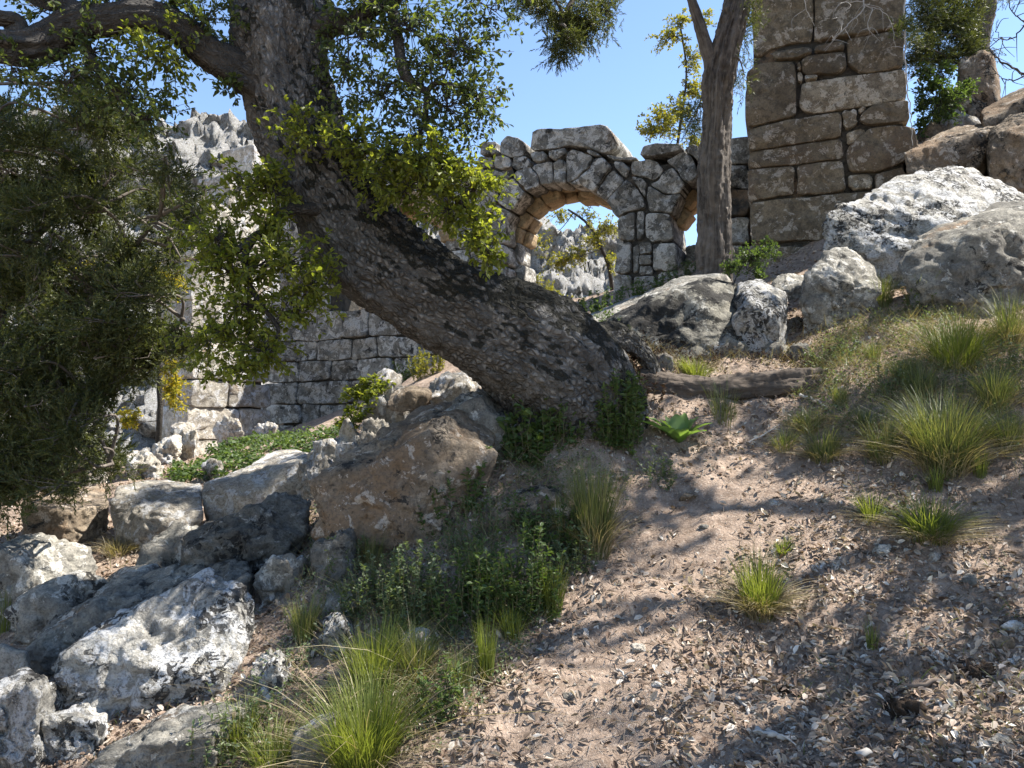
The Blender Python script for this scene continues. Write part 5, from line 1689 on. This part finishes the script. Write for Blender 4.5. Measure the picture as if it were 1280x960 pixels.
    t(1080, 535, 60, 36, 'thin dry tuft uphill of the sparse clump', 'grass_dull', n=200, seed=43, straw=.6)
    t(980, 560, 60, 30, 'withered low tuft at the edge of the shaded litter', 'grass_dull', n=180, seed=44, straw=.6)
    t(1150, 385, 70, 50, 'green grass leaning out from under the dark faced boulder', n=260, seed=45)
    t(430, 760, 40, 40, 'tiny shaded tuft beside the small grey stone', 'grass_dull', n=120, seed=46, straw=.4)
    t(600, 740, 60, 60, 'soft grass blades mixed into the tall shaded weeds', n=200, seed=47, upright=.9)
    t(700, 660, 50, 50, 'grass tuft tucked beside the light stone on the bank', 'grass_dull', n=200, seed=48, straw=.4)

    w(535, 470, 50, 40, 'yellow green seedling bush in the sunlit gap under the trunk', 30, 'yellow_leaf', .04, 51, 20)
    w(500, 480, 60, 30, 'light herbs in sunlight behind the reddish flat stone', 24, 'weed', .04, 52, 18)
    w(590, 780, 100, 90, 'mixed shaded weeds between the bright upright grass and the tall weeds', 34, 'weed', .034, 53, 22)
    w(470, 760, 90, 70, 'dull herbs hanging over the small white rock', 30, 'weed_grey', .03, 54, 20)
    w(690, 690, 80, 60, 'dark soft herbs under the thick grass clump', 26, 'weed', .032, 55, 20)
    t(520, 850, 80, 70, 'ragged half dry tuft uphill of the big bright one', 'grass_dull', n=420, seed=61, straw=.6, long=8)
    t(640, 800, 60, 46, 'loose grass fringe along the path below the tall weeds', n=200, seed=62, straw=.3)
    t(1010, 540, 60, 34, 'matted dry tuft against the shaded litter', 'grass_dull', n=240, seed=63, straw=.8)

    # broad-leaved rosette, each leaf its own piece
    b = hit(848, 556)
    root = tag(empty('rosette_plant', b), 'broad leaved bright rosette plant by the oak roots', 'plant')
    r = np.random.default_rng(5)
    for k, (az, ln, el) in enumerate([(3.3, .34, .35), (2.7, .30, .6), (2.2, .24, 1.0), (1.5, .25, 1.15), (1.0, .27, 1.0), (.5, .26, .75), (.0, .26, .45), (-.6, .2, .3), (-1.6, .22, .3), (-2.4, .26, .3), (3.0, .22, .9)]):
        ln, el = ln * 1.35, el * .75 + .5
        nt, ns = 9, 5
        t = np.linspace(0, 1, nt)[:, None]
        s = np.linspace(-1, 1, ns)[None]
        w = .062 * np.sin(np.clip(t * .93 + .07, 0, 1) ** .75 * math.pi) + .005
        x = ln * (t * math.cos(el) + .12 * t ** 2) + 0 * s
        z = ln * (t * math.sin(el) - .28 * t ** 2.2) + np.abs(s) * w * .35 + .007 * np.sin(t * 22 + k) * s
        y = w * s
        V = np.stack([x * math.cos(az) - y * math.sin(az), x * math.sin(az) + y * math.cos(az), z + .0 * s + .01], -1).reshape(-1, 3) + b
        i = np.arange(nt * ns).reshape(nt, ns)
        F = np.stack([i[:-1, :-1], i[:-1, 1:], i[1:, 1:], i[1:, :-1]], -1).reshape(-1, 4)
        mk('leaf', V, F, M['rosette'], root)


build_plants()


def ivy(name, poly, n, label, seed, lift=.05, lsize=.05, onrock=None):
    """creeping leaves over a stretch of rubble; poly in photo pixels with a depth for each corner"""
    r = np.random.default_rng(seed)
    poly = np.array(poly, float)
    tri = [(poly[0], poly[i], poly[i + 1]) for i in range(1, len(poly) - 1)]
    ar = np.array([abs((b[0] - a[0]) * (c[1] - a[1]) - (c[0] - a[0]) * (b[1] - a[1])) for a, b, c in tri])
    k = r.choice(len(tri), n, p=ar / ar.sum())
    u, v = r.uniform(size=n), r.uniform(size=n)
    f = u + v > 1
    u[f], v[f] = 1 - u[f], 1 - v[f]
    P = np.array([at(*(tri[q][0] + (tri[q][1] - tri[q][0]) * a + (tri[q][2] - tri[q][0]) * b_)) for q, a, b_ in zip(k, u, v)])
    P += r.normal(size=P.shape) * lift * .6
    P[:, 2] += .06 * fbm(P * 3, 3, .5, seed)
    msk = fbm(P * 2.2, 3, .6, seed + 3) > -.35
    P = P[msk]
    P[:, 2] = np.maximum(P[:, 2], ground_z(P[:, :2]) + .01)
    bag = Bag()
    leaf_mesh(bag, P, r.normal(size=P.shape) * [1, 1, .5], norm(r.normal(size=P.shape) * .5 + [0, -.3, 1]), lsize * r.uniform(.6, 1.3, len(P)), .75)
    o = bag.build(name, M['weed' if onrock else 'oak_leaf'], origin=P.mean(0), smooth=False)
    return tag(o, label, 'ground cover', kind='stuff')


ivy('ground_cover', [(205, 590, 9.6), (255, 560, 10.5), (340, 545, 12), (430, 530, 11.5), (430, 555, 9.8), (360, 575, 9.2), (280, 600, 8.8), (215, 600, 9.0)], 5200, 'creeping green ground cover spread over rubble at the wall foot', 4, .05, .055, True)
ivy('ground_cover', [(415, 525, 7.9), (430, 495, 8.1), (455, 472, 8.0), (485, 466, 7.9), (490, 480, 7.6), (465, 505, 7.5), (440, 530, 7.5)], 2000, 'ivy mat draped over the pale boulder near the tilted block', 5, .03, .04)


def build_litter():
    r = np.random.default_rng(91)
    # scatter over the ground in view, thinning with distance
    n = 120000
    y = 2.4 + 9.5 * r.uniform(0, 1, n) ** 1.5
    x = (r.uniform(-.72, .72, n)) * y
    xy = np.c_[x, y]
    dens = np.clip(.75 + .6 * fbm(np.c_[xy * .9, np.zeros(n)], 4, .55, 12), .12, 1)
    # the middle of the path is worn bare
    pth = np.array([hit(*p)[:2] for p in [(720, 958), (760, 850), (800, 780), (870, 690), (930, 620), (1000, 560)]])
    pth = spline(np.c_[pth, np.zeros(len(pth))], 6)[:, :2]
    dist = np.min(np.linalg.norm(xy[:, None] - pth[None], axis=2), axis=1)
    dens *= np.where(dist < .34, .22 + .6 * (dist / .34) ** 2, 1)
    keep = r.uniform(size=n) < dens
    xy = xy[keep]
    n = len(xy)
    N = ground_normal(xy)
    P = np.c_[xy, ground_z(xy) + .004 + r.uniform(0, .014, n)]
    bag = Bag()
    nn = norm(N + r.normal(size=(n, 3)) * .55)
    td = np.cross(nn, norm(r.normal(size=(n, 3))))
    leaf_mesh(bag, P, td, nn, (.012 + .05 * r.uniform(0, 1, n) ** 1.7), r.uniform(.35, .62, n)[:, None] if False else .5, .28)
    o = bag.build('leaf_litter', M['litter'], smooth=False)
    tag(o, 'carpet of dry brown and grey oak leaves strewn over the hillside', 'leaf litter', kind='stuff')
    # sparse short grass on the banks
    n = 9000
    y = 3.2 + 7.5 * r.uniform(0, 1, n) ** 1.1
    xy = np.c_[r.uniform(-.66, .72, n) * y, y]
    dist = np.min(np.linalg.norm(xy[:, None] - pth[None], axis=2), axis=1)
    f = fbm(np.c_[xy * 1.6, np.zeros(n)], 3, .6, 55)
    bank = np.clip((xy[:, 0] - .8) * (xy[:, 1] - 4.6) * .6, 0, 1) + (xy[:, 0] < .35) * .8
    xy = xy[(dist > .5) & (f + bank * .7 + r.normal(size=n) * .25 > .62)]
    n = len(xy)
    P = np.c_[xy, ground_z(xy) - .005]
    ln = r.uniform(.03, .13, n)[:, None]
    d = norm(r.normal(size=(n, 3)) * [.6, .6, .1] + [0, 0, .8])
    sd_ = norm(np.cross(d, r.normal(size=(n, 3)))) * .0022
    bend = r.normal(size=(n, 3)) * [.02, .02, 0]
    V = np.stack([P - sd_, P + sd_, P + d * ln * .55 + sd_ * .8, P + d * ln * .55 - sd_ * .8, P + d * ln + bend], 1).reshape(-1, 3)
    k = np.arange(n)[:, None] * 5
    tag(mk('sparse_grass', V, [k + np.array([[0, 1, 2, 3]]), k + np.array([[3, 2, 4]])], M['grass_dull'], smooth=False), 'sparse short grass blades sprouting through the leaf litter', 'grass', kind='stuff')
    # low undergrowth that nobody could count, on the two banks
    def mass(poly, n, name, label, mat, sd0, lsz, dry):
        q = np.random.default_rng(sd0)
        poly = np.array(poly, float)
        lo, hi = poly.min(0), poly.max(0)
        ga = np.array([hit(*c)[:2] for c in poly])
        xy = q.uniform(ga.min(0) - .3, ga.max(0) + .3, (n * 8, 2))
        z = ground_z(xy) - EYE
        cy = xy[:, 1] * math.cos(PITCH) + z * math.sin(PITCH)
        cz = -xy[:, 1] * math.sin(PITCH) + z * math.cos(PITCH)
        X, Y = 640 + FPX * xy[:, 0] / cy, 480 - FPX * cz / cy
        ins = np.zeros(len(xy), bool)
        j = len(poly) - 1
        for i in range(len(poly)):
            with np.errstate(divide='ignore', invalid='ignore'):
                cr = (poly[j, 0] - poly[i, 0]) * (Y - poly[i, 1]) / (poly[j, 1] - poly[i, 1]) + poly[i, 0]
            ins ^= ((poly[i, 1] > Y) != (poly[j, 1] > Y)) & (X < cr)
            j = i
        ins &= vnoise(np.c_[xy * 2.2, np.full(len(xy), 1.5)], sd0) > -.35
        pts = xy[ins][:n]
        n = len(pts)
        xy = np.array(pts) + q.normal(size=(n, 2)) * .03
        P = np.c_[xy, ground_z(xy)]
        lf, dr = Bag(), Bag()
        for p in P:
            h = q.uniform(.04, .15)
            m = q.integers(6, 16)
            b = p + q.normal(size=(m, 3)) * [.03, .03, 0] + np.c_[np.zeros((m, 2)), q.uniform(0, h, m)]
            leaf_mesh(lf, b, q.normal(size=(m, 3)) * [1, 1, .5] + [0, 0, .4], norm(q.normal(size=(m, 3)) * .6 + [0, 0, 1]), lsz * q.uniform(.5, 1.3, m), .5)
            m = int(dry * q.uniform(.5, 1.5))
            if m:
                b = p + q.normal(size=(m, 3)) * [.05, .05, 0]
                e = b + (q.normal(size=(m, 3)) * [.6, .6, .1] + [0, 0, .7]) * q.uniform(.05, .2, (m, 1))
                sd_ = norm(np.cross(e - b, q.normal(size=(m, 3)))) * .0018
                V = np.stack([b - sd_, b + sd_, e], 1).reshape(-1, 3)
                dr.add(V, np.arange(3 * m).reshape(-1, 3))
        tag(lf.build(name, M[mat], smooth=False), label, 'undergrowth', kind='stuff')
        if dr.n:
            tag(dr.build('dry_grass', M['straw'], smooth=False), label.replace('leafy', 'straw in the'), 'dry grass', kind='stuff')
    mass([(390, 640), (520, 570), (700, 560), (800, 600), (730, 700), (650, 830), (590, 900), (480, 960), (250, 960), (340, 830), (390, 720)], 1500, 'undergrowth', 'low leafy undergrowth covering the shaded bank beside the rocks', 'weed_grey', 3, .022, 5)
    mass([(1040, 400), (1290, 375), (1290, 600), (1150, 600), (1080, 560), (980, 540), (1010, 460)], 1000, 'undergrowth', 'low leafy undergrowth over the grassy bank below the boulders', 'weed_grey', 4, .024, 12)
    mass([(700, 440), (810, 410), (1010, 400), (1060, 440), (1040, 465), (830, 470), (800, 540), (700, 560)], 700, 'undergrowth', 'low leafy undergrowth around the oak roots and the log', 'dark_dead', 5, .024, 6)
    # dry needles, grass bits and fine twigs
    n = 9000
    y = 2.4 + 7 * r.uniform(0, 1, n) ** 1.4
    xy = np.c_[r.uniform(-.5, .72, n) * y, y]
    P = np.c_[xy, ground_z(xy) + .012]
    N = ground_normal(xy)
    d = norm(np.cross(N, r.normal(size=(n, 3)))) * r.uniform(.03, .11, n)[:, None]
    s = norm(np.cross(N, d)) * r.uniform(.0012, .0028, n)[:, None]
    up = N * r.uniform(0, .025, n)[:, None]
    V = np.stack([P - s, P + s, P + d * .5 + s + up, P + d * .5 - s + up, P + d + s * .5, P + d - s * .5], 1).reshape(-1, 3)
    k = np.arange(n)[:, None] * 6
    F = np.vstack([k + np.array([[0, 1, 2, 3]]), k + np.array([[3, 2, 4, 5]])])
    tag(mk('twig_litter', V, F, M['twig'], smooth=False), 'fine broken twigs and straw scattered through the dead leaves', 'twig litter', kind='stuff')
    # gravel
    D, Fi = ico(1)
    n = 5200
    y = 2.5 + 8 * r.uniform(0, 1, n) ** 1.5
    xy = np.c_[r.uniform(-.6, .72, n) * y, y]
    P = np.c_[xy, ground_z(xy) + .002]
    sc = (.004 + .014 * r.uniform(0, 1, n) ** 4)[:, None, None] * r.uniform(.5, 1.3, (n, 1, 3))
    sc[:, :, 2] *= .65
    dd = D[None] * (1 + .22 * r.normal(size=(n, len(D), 1)))
    a = r.uniform(0, 6.28, n)
    q = dd * sc
    V = np.stack([q[..., 0] * np.cos(a)[:, None] - q[..., 1] * np.sin(a)[:, None], q[..., 0] * np.sin(a)[:, None] + q[..., 1] * np.cos(a)[:, None], q[..., 2]], -1) + P[:, None]
    F = (np.arange(n)[:, None, None] * len(D) + Fi[None]).reshape(-1, 3)
    tag(mk('gravel', V.reshape(-1, 3), F, M['pale_rock'], smooth=False), 'small pale limestone chips scattered over the path', 'gravel', kind='stuff')


build_litter()


def build_stones_and_twigs():
    r = np.random.default_rng(17)
    lst = [(797, 812, 12, 6, 'pale_rock'), (713, 872, 11, 6, 'pale_rock'), (820, 858, 9, 5, 'pale_rock'), (1105, 692, 15, 12, 'grey_rock'), (1166, 699, 10, 8, 'pale_rock'), (1165, 720, 9, 6, 'pale_rock'), (1212, 730, 14, 9, 'grey_rock'), (1262, 786, 18, 8, 'pale_rock'), (1249, 935, 17, 13, 'pale_rock'), (1254, 812, 14, 16, 'brown_rock'), (1266, 832, 10, 9, 'pale_rock'), (1029, 629, 11, 7, 'grey_rock'), (967, 631, 11, 5, 'pale_rock'), (862, 625, 14, 8, 'brown_rock'), (838, 767, 11, 7, 'grey_rock'), (740, 910, 7, 4, 'pale_rock'), (1023, 712, 10, 8, 'pale_rock'), (1046, 716, 8, 8, 'grey_rock'), (1085, 912, 12, 7, 'grey_rock'), (1085, 925, 9, 6, 'pale_rock'), (1147, 672, 8, 6, 'pale_rock'), (958, 570, 7, 4, 'grey_rock'), (1032, 575, 7, 6, 'grey_rock'), (1019, 505, 6, 4, 'pale_rock'), (565, 860, 10, 7, 'pale_rock'), (590, 672, 7, 5, 'pale_rock'), (1225, 815, 8, 8, 'pale_rock'), (1258, 850, 12, 9, 'grey_rock'), (1190, 935, 7, 6, 'pale_rock'), (540, 905, 8, 5, 'pale_rock'), (1100, 940, 8, 6, 'pale_rock'), (935, 640, 6, 4, 'pale_rock'), (880, 660, 6, 4, 'grey_rock'), (1135, 690, 7, 5, 'grey_rock')]
    marks = [((940, 760), 'beside the straw skirted grass tuft'), ((1150, 690), 'below the wide sunlit grass tuft'), ((1245, 800), 'in the stony patch with dark hollows'), ((1220, 930), 'among the pale dead twigs'), ((1090, 920), 'by the long dead twig'), ((800, 830), 'on the bare trodden path'), ((720, 890), 'at the bright lower end of the path'), ((1000, 600), 'below the flattened dry grass'), ((870, 640), 'below the rosette plant'), ((560, 880), 'between the grass tufts and the path'), ((590, 670), 'on the shaded bank'), ((1040, 715), 'in the litter between the two sunlit tufts'), ((1070, 830), 'around the wispy seedling grass'), ((1020, 505), 'near the thin end of the log')]
    def where(x, y):
        return min(marks, key=lambda m_: (m_[0][0] - x) ** 2 + ((m_[0][1] - y) * 1.3) ** 2)[1]
    lab = {'pale_rock': 'small pale stone lying loose on the leaf strewn path', 'grey_rock': 'small grey stone lying loose on the leaf strewn path', 'brown_rock': 'rusty brown stone lying loose on the leaf strewn path'}
    for i, (x, y, w, h, mt) in enumerate(lst):
        b = hit(x, y)
        d = b[1]
        q = norm(r.normal(size=(14, 3))) * [PXS(w, d), PXS(w, d) * .8, PXS(h, d)] * r.uniform(.8, 1.2, (14, 1))
        V, F = rock_geo(b + q + [0, 0, PXS(h, d) * .35], 4, 18, PXS(w, d) * .10, 300 + i, fine=.4)
        tag(mk('stone', V, F, M[mt], origin=b), '%s %s stone %s' % ('larger' if w >= 12 else 'small', {'pale_rock': 'pale', 'grey_rock': 'grey', 'brown_rock': 'rusty brown'}[mt], where(x, y)), 'stone', 'loose %s stones on the path' % mt.split('_')[0])
    for x, y, w, h, lb in [(1128, 890, 34, 26, 'dark mossy earth clod among the bleached twigs'), (1218, 838, 30, 18, 'dark crumbling earth lump in the stony patch'), (985, 868, 20, 10, 'small dark clod of earth beside the shaded path')]:
        if not w: continue
        b = hit(x, y)
        d = b[1]
        q = norm(r.normal(size=(16, 3))) * [PXS(w, d), PXS(w, d) * .8, PXS(h, d)] * r.uniform(.7, 1.2, (16, 1))
        V, F = rock_geo(b + q, 5, 18, PXS(w, d) * .2, 380 + x, fine=1.0)
        tag(mk('earth_clod', V, F, M['clod'], origin=b), lb, 'clod')
    tw = [([(1070, 955), (1110, 948), (1145, 938)], .011), ([(1010, 955), (1060, 952), (1100, 945)], .006), ([(1172, 880), (1185, 905), (1195, 940)], .007), ([(1120, 870), (1165, 858), (1200, 850), (1235, 842)], .008), ([(1020, 838), (1055, 836), (1072, 842)], .007), ([(1055, 880), (1062, 850), (1065, 835)], .006), ([(920, 878), (935, 892), (940, 908)], .008), ([(1030, 828), (1060, 818), (1080, 808)], .012), ([(940, 925), (965, 928), (995, 932)], .012), ([(1240, 560), (1275, 570), (1290, 575)], .006), ([(575, 683), (605, 672), (640, 668)], .008), ([(800, 792), (815, 800)], .006), ([(770, 842), (785, 852)], .006), ([(1130, 812), (1180, 806), (1215, 802)], .006), ([(1225, 930), (1228, 950), (1230, 970)], .008), ([(1040, 790), (1060, 780)], .006), ([(930, 560), (965, 540), (985, 528)], .006), ([(1195, 770), (1205, 800), (1203, 812)], .005), ([(1000, 498), (1022, 506), (1035, 515)], .010), ([(960, 765), (1010, 775)], .004)]
    for i, (pts, rad) in enumerate(tw):
        rad *= 1.5
        C = np.array([hit(*p) for p in pts]) + [0, 0, rad * 1.1 + .012]
        C = spline(C, 6)
        C[1:-1] += r.normal(size=(len(C) - 2, 3)) * .006
        bag = Bag()
        bag.add(*tube(C, np.linspace(rad, rad * .45, len(C)) * r.uniform(.8, 1.2, len(C)), 6))
        for k in range(2):
            p = C[r.integers(1, len(C))]
            d = norm(r.normal(size=3) * [1, 1, .25]) * r.uniform(.04, .1)
            q = spline([p, p + d * .5 + [0, 0, .01], p + d], 3)
            bag.add(*tube(q, np.linspace(rad * .45, rad * .2, len(q)), 4))
        o = bag.build('fallen_twig', M['twig' if i % 2 else 'dead_wood'], origin=C[0])
        tag(o, '%s %s twig lying %s' % ('thick' if rad >= .013 else 'thin', 'brown' if i % 2 else 'bleached', where(*pts[len(pts) // 2])), 'twig', 'broken twigs on the path')


build_stones_and_twigs()
